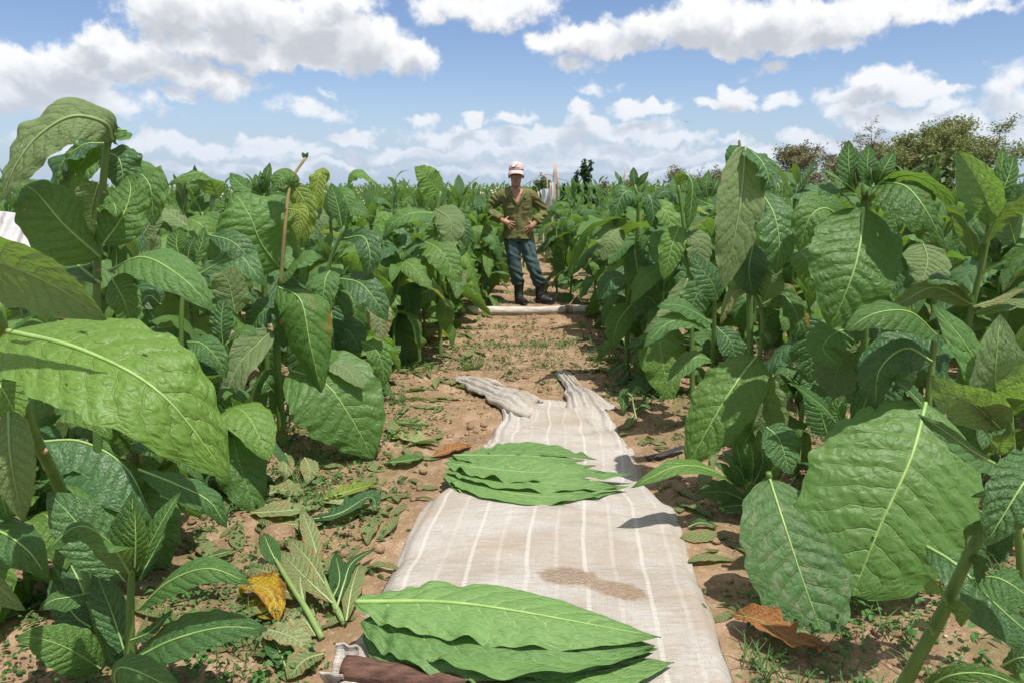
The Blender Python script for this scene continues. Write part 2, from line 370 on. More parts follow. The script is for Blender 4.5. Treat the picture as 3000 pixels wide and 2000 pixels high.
# ================================================================== leaf geometry
def prof(t, kind='broad'):
    if kind == 'broad':   a, b = .58, .86
    elif kind == 'lance': a, b = .95, .95
    elif kind == 'round': a, b = .55, .50
    elif kind == 'pick':  a, b = .72, .98
    else:                 a, b = .75, 1.25
    pk = a / (a + b)
    w = (np.maximum(t, 0)**a) * (np.maximum(1 - t, 0)**b) / (pk**a * (1 - pk)**b)
    return np.maximum(w, .0) + .05 * np.exp(-t * 14)
def leaf_geo(mid, nor_hint, W_, nu=40, nv=20, fold=.2, curl=-.1, wave=.05, puck=.03, seed=0, shape='broad', twist=0.0, holes=(), rough_edge=.032, ruffle=0.0, sag=0.0):
    rg = np.random.default_rng(seed)
    c = np.asarray(mid); n = len(c) - 1
    T_ = unit(np.gradient(c, axis=0))
    N = np.broadcast_to(np.asarray(nor_hint, float), c.shape).copy()
    N = unit(N - T_ * np.sum(N * T_, 1, keepdims=True))
    S = np.cross(N, T_)
    t = np.linspace(0, 1, n + 1)
    if twist:
        a = twist * t[:, None]
        N, S = N * np.cos(a) + S * np.sin(a), S * np.cos(a) - N * np.sin(a)
    v = np.linspace(-1, 1, nv + 1); av = np.abs(v)
    hw = W_ / 2 * prof(t, shape)
    TT, VV = np.meshgrid(t, v, indexing='ij'); AV = np.abs(VV)
    ph = rg.uniform(0, 6.28, 14)
    side = (VV > 0).astype(float)
    er = 1 + rough_edge * (np.sin(TT * 31 + ph[0] + side * 2) + .7 * np.sin(TT * 53 + ph[1] + side * 4)) * AV**3
    lat = VV * hw[:, None] * er
    fl = fold * (1 + .35 * np.sin(TT * 4.1 + ph[2]))
    hwN = hw[:, None]
    z = np.abs(lat) * np.sin(fl) + curl * hwN * AV**2.2
    # ruffled margin
    kw = rg.uniform(2.4, 5.0); amp = .55 + .45 * np.sin(TT * rg.uniform(3, 7) + ph[12] + side * 2)
    z += amp * wave * W_ * AV**2.2 * np.minimum(1, 6 * TT) * np.minimum(1, 5 * (1 - TT)) * (
        np.sin(6.283 * kw * TT + ph[3] + side * (1.5 + ph[4])) + .6 * np.sin(6.283 * kw * 1.9 * TT + ph[5] + side * 2.2))
    # low bumps
    z += .35 * wave * W_ * np.sin(TT * 7 + ph[6] + VV * 2.3) * np.sin(VV * 3.1 + ph[7] + TT * 3) * AV
    if ruffle: z += ruffle * W_ * np.exp(-((TT - .13) / .12)**2) * AV * (np.sin(TT * 58 + ph[13] + side * 2) + .8 * np.sin(TT * 91 + ph[6] + side * 4)) * .6 
    # quilting between lateral veins
    u0 = TT - SLANT * AV**1.25 + .012 * np.sin(TT * 23 + ph[8]) * AV
    s = u0 * NVEIN + .45 * side
    q = np.sin(np.pi * (s % 1.0))**.6 * np.sin(np.pi * np.clip(AV * 1.02, 0, 1))**.5
    q2 = .55 * np.sin(TT * 62 + ph[9] + 2.5 * np.sin(VV * 5 + ph[10])) * np.sin(VV * 13 + ph[11] + 1.5 * np.sin(TT * 17)) * np.minimum(1, AV * 3)
    q3 = np.sin(TT * 97 + ph[2] + 3 * np.sin(VV * 7 + ph[5])) * np.sin(VV * 21 + ph[7] + 2.5 * np.sin(TT * 29 + ph[1])) * np.minimum(1, AV * 4)
    z += puck * W_ * (q * .42 + q2 * .5 + q3 * .28) * np.minimum(1, 8 * (1 - TT)) * np.minimum(1, 5 * TT + .2)
    lat = lat * np.cos(fl)
    V = c[:, None] + S[:, None] * lat[..., None] + N[:, None] * z[..., None]
    V = V + np.array([0, 0, -1.0]) * (sag * hwN * AV**1.5)[..., None]
    uv = np.stack([TT, (VV + 1) / 2], -1).reshape(-1, 2)
    F = grid_faces(n, nv)
    if holes:
        fc = uv[F].mean(1); keep = np.ones(len(F), bool)
        for (hu, hv, ru, rv_) in holes:
            keep &= (((fc[:, 0] - hu) / ru)**2 + ((fc[:, 1] * 2 - 1 - hv) / rv_)**2) > 1
        F = F[keep]
    return V.reshape(-1, 3), F, uv, N
# ================================================================== the ground: one sheet with planting ridges running across
def path_c(y): return -0.10 + 0.034 * np.asarray(y, float)
def _fnoise(x, y, seed=0):
    r = np.random.default_rng(seed); z = 0
    for f, a in ((1.3, 1), (2.9, .6), (6.1, .35), (13, .18), (27, .10), (55, .06)):
        for _ in range(2):
            th, ph = r.uniform(0, 6.28, 2)
            z = z + a * np.sin(f * (x * np.cos(th) + y * np.sin(th)) + ph + .8 * np.sin(f * .7 * (x * np.sin(th) - y * np.cos(th)) + ph * 2))
    return z / 3
def gz(x, y):
    x = np.asarray(x, float); y = np.asarray(y, float)
    fade = np.clip((30 - y) / 15, 0, 1)
    off = np.abs(x - path_c(y)); inp = np.exp(-(off / 1.0)**4)
    ph = 2 * np.pi * (y - 4.02 + .06 * np.sin(x * 1.7 + y * .3)) / .86
    ridge = (.5 + .5 * np.cos(ph))**1.3
    return fade * (ridge * (.055 - .015 * inp) + .022 * _fnoise(x, y, 3)) - .02
xs = np.r_[-400, -150, -60, -30, -16, -9, -6, np.arange(-4.2, 4.2, .032), 4.2, 6, 9, 16, 30, 60, 150, 400]
ys = np.r_[-60, -8, -2, 0, 1.0, np.arange(1.5, 9.5, .032), np.arange(9.5, 20, .12), 20, 22, 25, 30, 40, 60, 100, 200, 400, 900]
XX, YY = np.meshgrid(xs, ys, indexing='ij')
ZZ = gz(XX, YY)
near = (np.abs(XX) < 4.3) & (YY > 1) & (YY < 20)
_r = np.random.default_rng(5)
ZZ = ZZ + np.where(near, _r.normal(0, .0035, ZZ.shape), 0)
m, T = new_mat('field_soil')
t = T.n('ShaderNodeTexCoord'); p = t.outputs['Object']
n1 = T.noise(p, 1.1, 6, .6); n2 = T.noise(p, 7.0, 6, .7); n3 = T.noise(p, 60.0, 4, .7)
c = T.mix(T.ss(n1, .35, .65), (.30, .192, .116), (.225, .143, .087))
c = T.mix(T.ss(n2, .42, .72), c, (.375, .26, .17))
c = T.mix(T.m('MULTIPLY', T.ss(n2, .62, .40, 0, 1), .35), c, (.17, .12, .06))
vc = T.n('ShaderNodeTexVoronoi'); T.put(vc.inputs['Vector'], p); vc.inputs['Scale'].default_value = 85
c = T.mix(T.m('MULTIPLY', T.m('GREATER_THAN', T.sep(vc.outputs['Color'])[0], .93), .28), c, (.52, .40, .28))
gx, gy, _ = T.sep(p)
offp = T.m('ABSOLUTE', T.m('SUBTRACT', gx, T.m('MULTIPLY_ADD', gy, .034, -.1)))
moss = T.m('MULTIPLY', T.ss(T.noise(p, 2.6, 5, .65), .47, .62), T.ss(offp, .35, 1.0, .25, 1.0))
c = T.mix(T.m('MULTIPLY', moss, .55), c, (.13, .125, .045))
far = T.ss(gy, 14, 26)
c = T.mix(far, c, (.06, .11, .03))
h = T.m('ADD', T.m('ADD', T.m('MULTIPLY', n2, .6), T.m('MULTIPLY', n3, .55)), T.m('MULTIPLY', vc.outputs['Distance'], -.25))
out(T, principled(T, c, .92, .15, bump(T, h, .9, .018)))
M['soil'] = m
ground = obj('ground', np_mesh('ground', np.stack([XX, YY, ZZ], -1).reshape(-1, 3), grid_faces(len(xs) - 1, len(ys) - 1)[:, ::-1] if False else grid_faces(len(xs) - 1, len(ys) - 1)), M['soil'])
tag(ground, 'bare reddish brown soil with low ridges across the field path', kind='structure')

def G(px, py, dz=0.0):
    z = 0.0
    for _ in range(6):
        p_ = Pz(px, py, z); z = float(gz(p_[0], p_[1])) + dz
    return Pz(px, py, z)

# ================================================================== the cloth laid along the path
edgeL = [(735, 1600), (800, 1490), (880, 1320), (930, 1215), (985, 1128), (1060, 1075), (1105, 1028), (1128, 985), (1150, 940)]
edgeR = [(1702, 1600), (1655, 1470), (1612, 1320), (1573, 1215), (1545, 1145), (1492, 1095), (1468, 1045), (1432, 985), (1402, 932)]
L3 = np.array([Pz(x, y, .05) for x, y in edgeL]); R3 = np.array([Pz(x, y, .05) for x, y in edgeR])
NU, NVv = 190, 96
yv = np.linspace(1.80, 4.88, NU + 1)
xl = np.interp(yv, L3[:, 1], L3[:, 0]); xr = np.interp(yv, R3[:, 1], R3[:, 0])
vv = np.linspace(0, 1, NVv + 1)
CX_ = xl[:, None] + (xr - xl)[:, None] * vv[None]
CYY = np.repeat(yv[:, None], NVv + 1, 1) + .02 * np.sin(vv * 5)[None]
rg = np.random.default_rng(11)
def cloth_z(x, y):
    """sagging between the ridges, so smoother than the soil below"""
    g = np.max([gz(x, y + d) for d in (-.22, -.14, -.07, 0, .07, .14, .22)], 0)
    lift = .055 * np.clip((2.6 - y) / .8, 0, 1)
    return g * .55 + np.maximum(gz(x, y), g * .5) * .45 + .022 + lift
CZ = cloth_z(CX_, CYY)
vc_ = np.abs(vv - .5) * 2
CZ = CZ - (.05 * np.clip((vc_ - .90) / .10, 0, 1)**1.5)[None] * np.ones_like(CZ)
CZ = np.maximum(CZ, gz(CX_, CYY) + .008)
def wr(a, f, s): return a * np.sin(f + s)
uu = (yv - yv[0])[:, None]
CZ += .012 * np.sin(uu * 24 + 1.8 * np.sin(vv * 4.0)[None] + 1) * np.clip(np.sin(uu * 2.1 + 1.2 + vv[None] * 2), 0, 1)
CZ += .007 * np.sin(uu * 51 + 2.5 * np.sin(vv * 7 + 1)[None]) * np.clip(np.sin(uu * 3.7 + vv[None] * 4), 0, 1)
gath = np.clip((uu - 1.95) / .9, 0, 1)                       # gathered folds towards the far end
edge = np.clip((vc_ - .45) / .5, 0, 1)[None]
CZ += gath * (.009 * edge + .002) * (np.sin(vv * 55 + 1.5 * np.sin(uu * 3))[:, :] + .6 * np.sin(vv * 93 + uu * 4))
CZ += gath * .006 * np.sin(uu * 13 + vv[None] * 9) * edge
CX_ += gath * .012 * np.sin(uu * 14 + vv[None] * 21)
m, T = new_mat('striped_gauze')
uvn = T.n('ShaderNodeUVMap'); cu, cv, _ = T.sep(uvn.outputs[0])      # u metres along, v metres across
q = T.xyz(cu, cv, 0)
cvw = T.m('ADD', cv, T.m('MULTIPLY', T.m('SUBTRACT', T.noise(q, 1.6, 3), .5), .05))
per = T.m('MULTIPLY', cvw, 1 / .098)
fr = T.m('ABSOLUTE', T.m('SUBTRACT', T.m('FRACT', per), .5))
stripe = T.ss(fr, .055, .085, 1.0, 0.0)
odd = T.m('GREATER_THAN', T.m('FRACT', T.m('MULTIPLY', T.m('FLOOR', per), .5)), .25)
stripe = T.m('MULTIPLY', stripe, T.m('MULTIPLY_ADD', odd, .32, .26))
stripe = T.m('MULTIPLY', stripe, T.ss(T.noise(q, 3.5, 3), .25, .5, .55, 1.0))
base = T.mix(T.ss(T.noise(T.v('MULTIPLY', q, (1.0, 1.0, 1)), 2.4, 6, .6), .38, .64), (.40, .36, .31), (.50, .485, .455))
base = T.mix(T.ss(T.noise(T.v('MULTIPLY', q, (7.0, 1.0, 1)), 3.0, 5, .65), .5, .75, 0, .7), base, (.40, .295, .205))
thr = T.noise(T.v('MULTIPLY', q, (200.0, 18.0, 1)), 1.0, 3, .6); thr2 = T.noise(T.v('MULTIPLY', q, (20.0, 190.0, 1)), 1.0, 3, .6)
weave = T.m('ADD', T.m('MULTIPLY', thr, .6), T.m('MULTIPLY', thr2, .4))
base = T.mix(T.ss(weave, .36, .62, .5, 0), base, (.37, .28, .21))
c = T.mix(stripe, base, (.60, .57, .515))
# muddy boot print: sole and heel
def blob(u_, v_, ru, rv, rot):
    a = T.m('SUBTRACT', cu, u_); b = T.m('SUBTRACT', cv, v_)
    ca, sa = math.cos(rot), math.sin(rot)
    x_ = T.m('ADD', T.m('MULTIPLY', a, ca / ru), T.m('MULTIPLY', b, sa / ru)); y_ = T.m('ADD', T.m('MULTIPLY', a, -sa / rv), T.m('MULTIPLY', b, ca / rv))
    return T.v('LENGTH', T.xyz(x_, y_, 0))
FOOT = True
def uv_of(px, py):
    p_ = Pz(px, py, .09); l = np.interp(p_[1], yv, xl); r = np.interp(p_[1], yv, xr)
    return p_[1] - yv[0], p_[0] - (l + r) / 2
fa, fb_ = uv_of(1300, 1297), uv_of(1405, 1328)
rot = math.atan2(fb_[1] - fa[1], fb_[0] - fa[0])
d1 = blob(fa[0], fa[1], .105, .095, rot); d2 = blob(fb_[0], fb_[1], .11, .062, rot)
dm = T.m('SMOOTH_MIN', d1, d2, .8)
foot = T.m('MULTIPLY', T.ss(T.m('ADD', dm, T.m('MULTIPLY', T.m('SUBTRACT', T.noise(q, 22, 5, .75), .5), .9)), .75, 1.1, 1, 0), T.ss(T.noise(q, 60, 3, .7), .3, .6, .5, .95))
c = T.mix(foot, c, (.27, .19, .125))
d3 = blob(uv_of(1480, 1230)[0], uv_of(1480, 1230)[1], .10, .16, 0)
speck = T.ss(T.noise(q, 33, 3, .75), .70, .76)
c = T.mix(T.m('MULTIPLY', speck, .7), c, (.25, .17, .11))
nr = bump(T, T.m('ADD', T.m('MULTIPLY', weave, .5), T.m('MULTIPLY', T.noise(T.v('MULTIPLY', q, (5, 1.5, 1)), 7, 5, .6), 1.0)), 1.0, .013)
pb = principled(T, c, .9, .1, nr)
tr = T.n('ShaderNodeBsdfTranslucent'); T.put(tr.inputs[0], c)
mx = T.n('ShaderNodeMixShader'); mx.inputs[0].default_value = .12; T.put(mx.inputs[1], pb); T.put(mx.inputs[2], tr.outputs[0])
out(T, mx.outputs[0]); M['cloth'] = m
uvc = np.stack([np.repeat(uu, NVv + 1, 1), CX_ - ((xl + xr) / 2)[:, None]], -1)
# stripes keep their count while the cloth narrows
uvc[..., 1] = (vv - .5)[None] * np.clip((xr - xl), .78, 1.05)[:, None]
cloth = obj('cloth_strip', np_mesh('cloth_strip', np.stack([CX_, CYY, CZ], -1).reshape(-1, 3), grid_faces(NU, NVv)[:, ::-1], uvc.reshape(-1, 2)), M['cloth'])
tag(cloth, 'long pale striped gauze cloth laid along the soil path under the picked leaves', 'cloth')
md = cloth.modifiers.new('thick', 'SOLIDIFY'); md.thickness = .004
# two gathered tails of the cloth, lying beyond its far edge
def tail(pix, w, seed, lift):
    c = np.array([G(x, y, lift_) for (x, y), lift_ in zip(pix, lift)])
    c = curve_pts(c, 70); t = np.linspace(0, 1, 71)
    wid = np.interp(t, np.linspace(0, 1, len(w)), w)
    Tn = unit(np.gradient(c, axis=0)); S = unit(np.cross(Tn, [0, 0, 1.0])); n = 44
    v = np.linspace(-1, 1, n + 1); r = np.random.default_rng(seed); ph = r.uniform(0, 6.28, 6)
    x = v[None] * wid[:, None] / 2 * (1 + .12 * np.sin(t * 14 + ph[0])[:, None])
    bulge = np.sqrt(np.clip(1 - v**2, 0, 1))[None] * wid[:, None] * .22 * np.clip(t * 6, 0, 1)[:, None]
    z = bulge + .006 * np.sin(v * 13 + ph[1] + 4 * t[:, None]) + .006 * np.sin(v * 27 + ph[2] + 7 * t[:, None]) + .004 * np.sin(t * 40 + ph[3])[:, None] * np.cos(v * 6)[None]
    V = c[:, None] + S[:, None] * x[..., None] + np.array([0, 0, 1.0]) * z[..., None]
    zz = np.maximum(V[..., 2], gz(V[..., 0], V[..., 1]) + .004); V[..., 2] = zz
    uv = np.stack([np.repeat(t[:, None], n + 1, 1) * 1.2, np.repeat(v[None] * .45, 71, 0)], -1)
    o = obj('cloth_tail', np_mesh('cloth_tail', V.reshape(-1, 3), grid_faces(70, n), uv.reshape(-1, 2)), M['cloth'], cloth)
    md = o.modifiers.new('thick', 'SOLIDIFY'); md.thickness = .004
tail([(1240, 946), (1200, 932), (1140, 905), (1095, 882), (1050, 872)], [.36, .30, .24, .24, .08], 1, [.012, .02, .02, .015, .01])
tail([(1360, 944), (1342, 922), (1320, 893), (1302, 868), (1290, 858)], [.30, .24, .16, .12, .09], 2, [.012, .02, .02, .02, .01])

# ================================================================== brown log in the near corner, wrapped by the end of the cloth
lg0 = Pz(793, 1535, .085); lg1 = Pz(1090, 1588, .085)
ax = unit(lg1 - lg0)
cl = curve_pts([lg0, lg0 + ax * .12 + [0, .004, 0], lg0 + ax * .3, lg0 + ax * .62], 40)
rr = .037 + .0022 * np.sin(np.arange(41) * .7) + np.random.default_rng(2).normal(0, .0006, 41)
Vt, Ft = tube_np(cl, rr, 28)
m, T = new_mat('brown_bark')
t = T.n('ShaderNodeTexCoord'); p = T.v('MULTIPLY', t.outputs['Object'], (.22, 1, 1))
n1 = T.noise(p, 60, 6, .7); n2 = T.noise(p, 14, 4, .6)
c = T.mix(T.ss(n1, .3, .7), (.050, .026, .019), (.150, .078, .055)); c = T.mix(T.ss(n2, .55, .8, 0, .6), c, (.22, .13, .09))
out(T, principled(T, c, .8, .25, bump(T, T.m('ADD', n1, n2), 1.0, .006))); M['bark'] = m
logo = empty('log', tuple(cl[0]), 'dark brown barked log under the near end of the cloth', 'log')
o = obj('bark', np_mesh('bark', Vt - cl[0], Ft), M['bark'], logo)
dk, _f = tube_np(np.array([cl[0] - ax * .0025, cl[0] - ax * .001]), .0345, 28)
M['cutwood'] = simple('cut_wood', (.30, .19, .11), (.20, .12, .07), 40, .8, .2)
o = obj('cut_end', np_mesh('cut_end', dk - cl[0], _f), M['cutwood'], logo)
# cloth end folded round the log
rg = np.random.default_rng(8); th = np.linspace(2.9, 6.9, 40); w_ = np.linspace(-.055, .014, 20)
B1 = unit(np.cross(ax, [0, 0, 1.0])); B2 = np.cross(B1, ax)
rad = .043 + .006 * np.sin(th * 3)[:, None] + .022 * np.clip((th - 6.0), 0, 1)[:, None] + .003 * np.sin(w_ * 160 + th[:, None])
Vw = cl[0] + ax * (w_ + .0)[None, :, None] + rad[..., None] * (np.cos(th)[:, None, None] * (-B1) + np.sin(th)[:, None, None] * B2)
uvw = np.stack([np.repeat(th[:, None] * .05, 20, 1), np.repeat(w_[None], 40, 0)], -1)
o = obj('cloth_loop', np_mesh('cloth_loop', Vw.reshape(-1, 3), grid_faces(39, 19), uvw.reshape(-1, 2)), M['cloth'], cloth)
md = o.modifiers.new('thick', 'SOLIDIFY'); md.thickness = .004

# ================================================================== leaf things lying about
def flat_leaf(name, pts, w, mat, label, cat='leaf', group=None, n=(0, 0, 1), fold=.06, curl=-.05, wave=.06, puck=.015, seed=0, shape='broad', rib=.0045, under=0, nu=44, nv=20, twist=0, holes=(), sag=0.0, ruffle=0.0, parent=None, ribmat='rib', clamp=None):
    mid = curve_pts(pts, nu)
    V, F, uv, N = leaf_geo(mid, np.asarray(n, float) * (-1 if under else 1), w, nu, nv, fold * (-1 if under else 1), curl * (-1 if under else 1), wave, puck, seed, shape, twist, holes, sag=sag, ruffle=ruffle)
    if clamp is not None: V[:, 2] = np.maximum(V[:, 2], clamp(V[:, 0], V[:, 1]) + .004)
    b = mid[0].copy() if parent is None else np.array(parent.location)
    me = np_mesh(name, V - b, F, uv)
    o = obj(name, me, M[mat], parent)
    if parent is None: o.location = b; tag(o, label, cat, group)
    if rib:
        Nn = N * (-1 if under else 1)
        r_ = rib * (1 - np.linspace(0, 1, nu + 1)**1.1 * .93)
        cc = mid + Nn * (r_ * .25)[:, None]
        if clamp is not None: cc[:, 2] = np.maximum(cc[:, 2], clamp(cc[:, 0], cc[:, 1]) + .006)
        cc[:, :] = cc
        k = slice(0, int(nu * .96))
        Vr, Fr = tube_np(cc[k], r_[k], 7)
        ro = obj('midrib', np_mesh('midrib', Vr - b, Fr), M[ribmat], o if parent is None else o)
    return o

FR = 'picked leaves in the front stack'
# (base px, mid px, tip px, base z, mid z, tip z, width, label, material)
front = [
 ((965,1535),(1220,1590),(1535,1535), .085,.085,.085,.27,'lowest picked leaf of the front stack, jutting out towards the log','leaf_picked'),
 ((990,1545),(1240,1592),(1500,1572), .088,.09,.085,.25,'picked leaf at the near edge of the front stack beside the log','leaf_picked'),
 ((935,1492),(1200,1548),(1530,1528), .100,.105,.098,.28,'wide picked leaf third from the bottom of the front stack','leaf_picked'),
 ((1010,1502),(1260,1546),(1548,1520), .115,.12,.105,.24,'picked leaf whose tip sticks out furthest right of the front stack','leaf_picked'),
 ((835,1452),(1150,1510),(1500,1500), .128,.135,.12,.27,'rippled picked leaf in the middle of the front stack','leaf_picked'),
 ((905,1440),(1200,1490),(1512,1490), .145,.155,.135,.26,'picked leaf with a wavy edge under the two top leaves of the front stack','leaf_picked'),
 ((830,1425),(1130,1455),(1505,1482), .165,.178,.152,.28,'second leaf from the top of the front stack with a frilled base','leaf_picked'),
 ((815,1382),(1080,1388),(1518,1462), .200,.215,.178,.265,'topmost broad leaf of the front stack with a thick pale midrib','leaf_picked'),
]
for i, (b, md_, tp, zb, zm, zt, w, lab, mt) in enumerate(front):
    pts = [Pz(*b, zb), Pz(*md_, zm), Pz(*tp, zt)]
    flat_leaf('picked_leaf', pts, w, mt, lab, 'leaf', FR, n=(0.0, -.10, 1), seed=60 + i, wave=.05, puck=.012, curl=[-.1, .1, -.25, .05, -.2, .12, -.22, -.12][i], fold=-.05, twist=[0, .2, -.15, .1, -.2, .15, -.1, 0][i], rib=.0078 if i == 7 else 0, nu=72, nv=26, shape='pick', ruffle=.055)
BK = 'picked leaves in the far stack'
back = [
 ((1030,1105),(1230,1140),(1415,1128), .050,.05,.052,.20,'lowest picked leaf of the far stack, resting on the cloth'),
 ((1018,1090),(1200,1135),(1380,1136), .064,.062,.066,.18,'folded picked leaf along the near edge of the far stack'),
 ((1060,1095),(1290,1112),(1445,1116), .078,.088,.078,.20,'picked leaf low in the far stack with its tip to the right'),
 ((1020,1075),(1220,1105),(1420,1118), .094,.103,.088,.19,'torn edged picked leaf in the middle of the far stack'),
 ((1070,1065),(1290,1080),(1462,1088), .108,.118,.100,.19,'picked leaf of the far stack whose tip reaches furthest right'),
 ((1022,1062),(1200,1082),(1390,1085), .122,.133,.112,.20,'third leaf from the top of the far stack'),
 ((1030,1050),(1210,1064),(1368,1068), .140,.152,.132,.20,'second leaf from the top of the far stack, edge turned up'),
 ((1085,1040),(1240,1036),(1372,1055), .150,.160,.142,.17,'picked leaf showing behind the top leaf of the far stack'),
 ((1040,1045),(1190,1046),(1345,1056), .165,.172,.150,.18,'top leaf of the far stack with a straight pale midrib'),
]
for i, (b, md_, tp, zb, zm, zt, w, lab) in enumerate(back):
    zf = lambda z: .05 + (z - .05) * .56
    pts = [Pz(*b, zf(zb)), Pz(*md_, zf(zm)), Pz(*tp, zf(zt))]
    flat_leaf('picked_leaf', pts, w, 'leaf_picked', lab, 'leaf', BK, n=(0.0, -.10, 1), seed=80 + i, wave=.06, puck=.012, curl=[-.14, .15, -.3, .1, -.2, .1, -.3, .2, -.14][i], fold=-.05, twist=[0, -.2, .15, -.1, .25, -.2, .1, .1, 0][i], rib=.004 if i == 8 else 0, nu=56, nv=22, shape='pick', ruffle=.055)

# ================================================================== pale pole across the path
pp = np.array([P(960, 712, 8.45), P(1100, 716, 8.6), P(1200, 720, 8.62), P(1330, 722, 8.6), P(1420, 726, 8.6)])
for k in range(len(pp)): pp[k, 2] = max(pp[k, 2], gz(pp[k, 0], pp[k, 1]) + .055)
pc = curve_pts(pp, 60)
pr = .049 + .003 * np.sin(np.arange(61) * .31) + .002 * np.sin(np.arange(61) * .83 + 1)
Vt, Ft = tube_np(pc, pr, 20)
m, T = new_mat('bleached_bark')
t = T.n('ShaderNodeTexCoord'); p = T.v('MULTIPLY', t.outputs['Object'], (.35, 1, 1))
n1 = T.noise(p, 22, 6, .7); n2 = T.noise(p, 5, 4, .6)
c = T.mix(T.ss(n1, .35, .7), (.40, .35, .30), (.60, .55, .48)); c = T.mix(T.ss(n2, .58, .7, 0, .8), c, (.24, .17, .11))
out(T, principled(T, c, .85, .2, bump(T, n1, .8, .008))); M['bleached'] = m
pole = empty('pole', tuple(pc[0]), 'bleached bare pole lying across the path in front of the man', 'pole')
obj('pole_trunk', np_mesh('pole_trunk', Vt - pc[0], Ft), M['bleached'], pole)
M['rope'] = simple('sisal_rope', (.36, .25, .14), (.24, .16, .09), 90, .9, .1, bstr=.8, bdist=.003)
ip = int(np.argmin(abs(pc[:, 0] - P(1305, 720, 8.6)[0])))
g = Geo(); rg = np.random.default_rng(3)
for k in range(5):
    th = np.linspace(0, 6.283, 24); cc = pc[ip] + np.array([(k - 2) * .017, 0, 0])
    ring = cc + .056 * np.stack([.12 * np.sin(th * 1 + k), np.cos(th), np.sin(th)], -1)
    g.add(*tube_np(ring, .007, 6, cap=False))
for k in range(5):
    a = pc[ip] + np.array([rg.uniform(-.03, .03), -.05, -.04]); b = a + np.array([rg.uniform(-.22, .12), -.08, -.02]); b[2] = gz(b[0], b[1]) + .008
    q_ = curve_pts([a, (a + b) / 2 + [0, -.03, .01], b], 12); q_[:, 2] = np.maximum(q_[:, 2], gz(q_[:, 0], q_[:, 1]) + .006); g.add(*tube_np(q_, .006, 5, cap=False))
a = pc[ip] + np.array([0, .05, .03]); q_ = curve_pts([a, a + [.10, .1, .09], a + [.28, .3, .18]], 12); g.add(*tube_np(q_, .007, 5, cap=False))
me = g.mesh('rope'); me.transform(Matrix.Translation(-Vector(pc[0]))); obj('rope', me, M['rope'], pole)
# ================================================================== shared leaf meshes for the rows of plants
def pool_leaf(name, L, Wd, pitch, droop, brk, mat, seed, shape='broad', nu=22, nv=12, fold=.2, wave=.06, puck=.02, yaw=0.0, curl=-.1, raw=False):
    t = np.linspace(0, 1, nu + 1)
    a = pitch - droop * (1 / (1 + np.exp(-(t - brk) * 9)) - 1 / (1 + np.exp(brk * 9)))
    b = yaw * t**1.5
    d = np.stack([np.cos(a) * np.cos(b), np.cos(a) * np.sin(b), np.sin(a)], 1) * L / nu
    mid = np.vstack([[0, 0, 0], np.cumsum(d[:-1], 0)])
    N = np.stack([-np.sin(a) * np.cos(b), -np.sin(a) * np.sin(b), np.cos(a)], 1)
    V, F, uv, _ = leaf_geo(mid, N, Wd, nu, nv, fold, curl, wave, puck, seed, shape)
    if raw: return V, F, uv
    me = np_mesh(name, V, F, uv); me.materials.append(M[mat]); return me
rp = random.Random(21)
POOL = {'big': [], 'hang': [], 'shoot': [], 'lance': []}
bm_ = ['leaf', 'leaf_young', 'leaf_deep', 'leaf', 'leaf_bright', 'leaf_spotty', 'leaf_young', 'leaf_lime']
for i in range(16):
    POOL['big'].append(pool_leaf('leaf', rp.uniform(.38, .52), rp.uniform(.19, .27), rp.uniform(.1, .7), rp.uniform(1.0, 1.9), rp.uniform(.25, .55), bm_[i % 8 if i != 15 else 0] if i % 8 != 7 or i == 7 else 'leaf', 200 + i, yaw=rp.uniform(-.5, .5), fold=rp.uniform(-.1, .3), curl=rp.uniform(-.35, .05)))
for i in range(14):
    POOL['hang'].append(pool_leaf('leaf', rp.uniform(.42, .58), rp.uniform(.17, .27), rp.uniform(.2, .9), rp.uniform(1.9, 2.7), rp.uniform(.10, .28), bm_[(i * 3) % 7], 300 + i, yaw=rp.uniform(-.5, .5), fold=rp.uniform(-.3, .35), curl=rp.uniform(-.5, .1), wave=.09))
for i in range(12):
    POOL['shoot'].append(pool_leaf('leaf', rp.uniform(.16, .28), rp.uniform(.055, .10), rp.uniform(.9, 1.3), rp.uniform(.1, .9), .6, 'leaf_young' if i % 3 else 'leaf_deep', 400 + i, shape='lance', nu=14, nv=8, fold=rp.uniform(.2, .5), wave=.03, puck=.012))
for i in range(10):
    POOL['lance'].append(pool_leaf('leaf', rp.uniform(.24, .38), rp.uniform(.10, .15), rp.uniform(.3, .9), rp.uniform(.6, 1.5), .5, ['leaf_young', 'leaf_deep', 'leaf'][i % 3], 500 + i, shape='lance', nu=16, nv=10, fold=rp.uniform(.1, .35), wave=.04, puck=.015, yaw=rp.uniform(-.4, .4)))
STEMS = []
for i in range(4):
    r_ = np.random.default_rng(700 + i); tt = np.linspace(0, 1, 22)
    cc = np.stack([.05 * np.sin(tt * 3 + r_.uniform(0, 6)) * tt, .05 * np.sin(tt * 2.6 + r_.uniform(0, 6)) * tt, tt], 1)
    rad = .015 * (1 - .55 * tt) * (1 + .10 * (np.arange(22) % 3 == 0))
    Vs, Fs = tube_np(cc, rad, 8); me = np_mesh('stem', Vs, Fs); me.materials.append(M['stem' if i % 2 else 'stem_pale']); STEMS.append((me, cc))
SHOOTSTEM = np_mesh('shoot_stem', *tube_np(np.stack([np.linspace(0, .05, 8), 0 * np.linspace(0, 1, 8), np.linspace(0, .16, 8)], 1), np.linspace(.0085, .005, 8), 7)); SHOOTSTEM.materials.append(M['stem'])

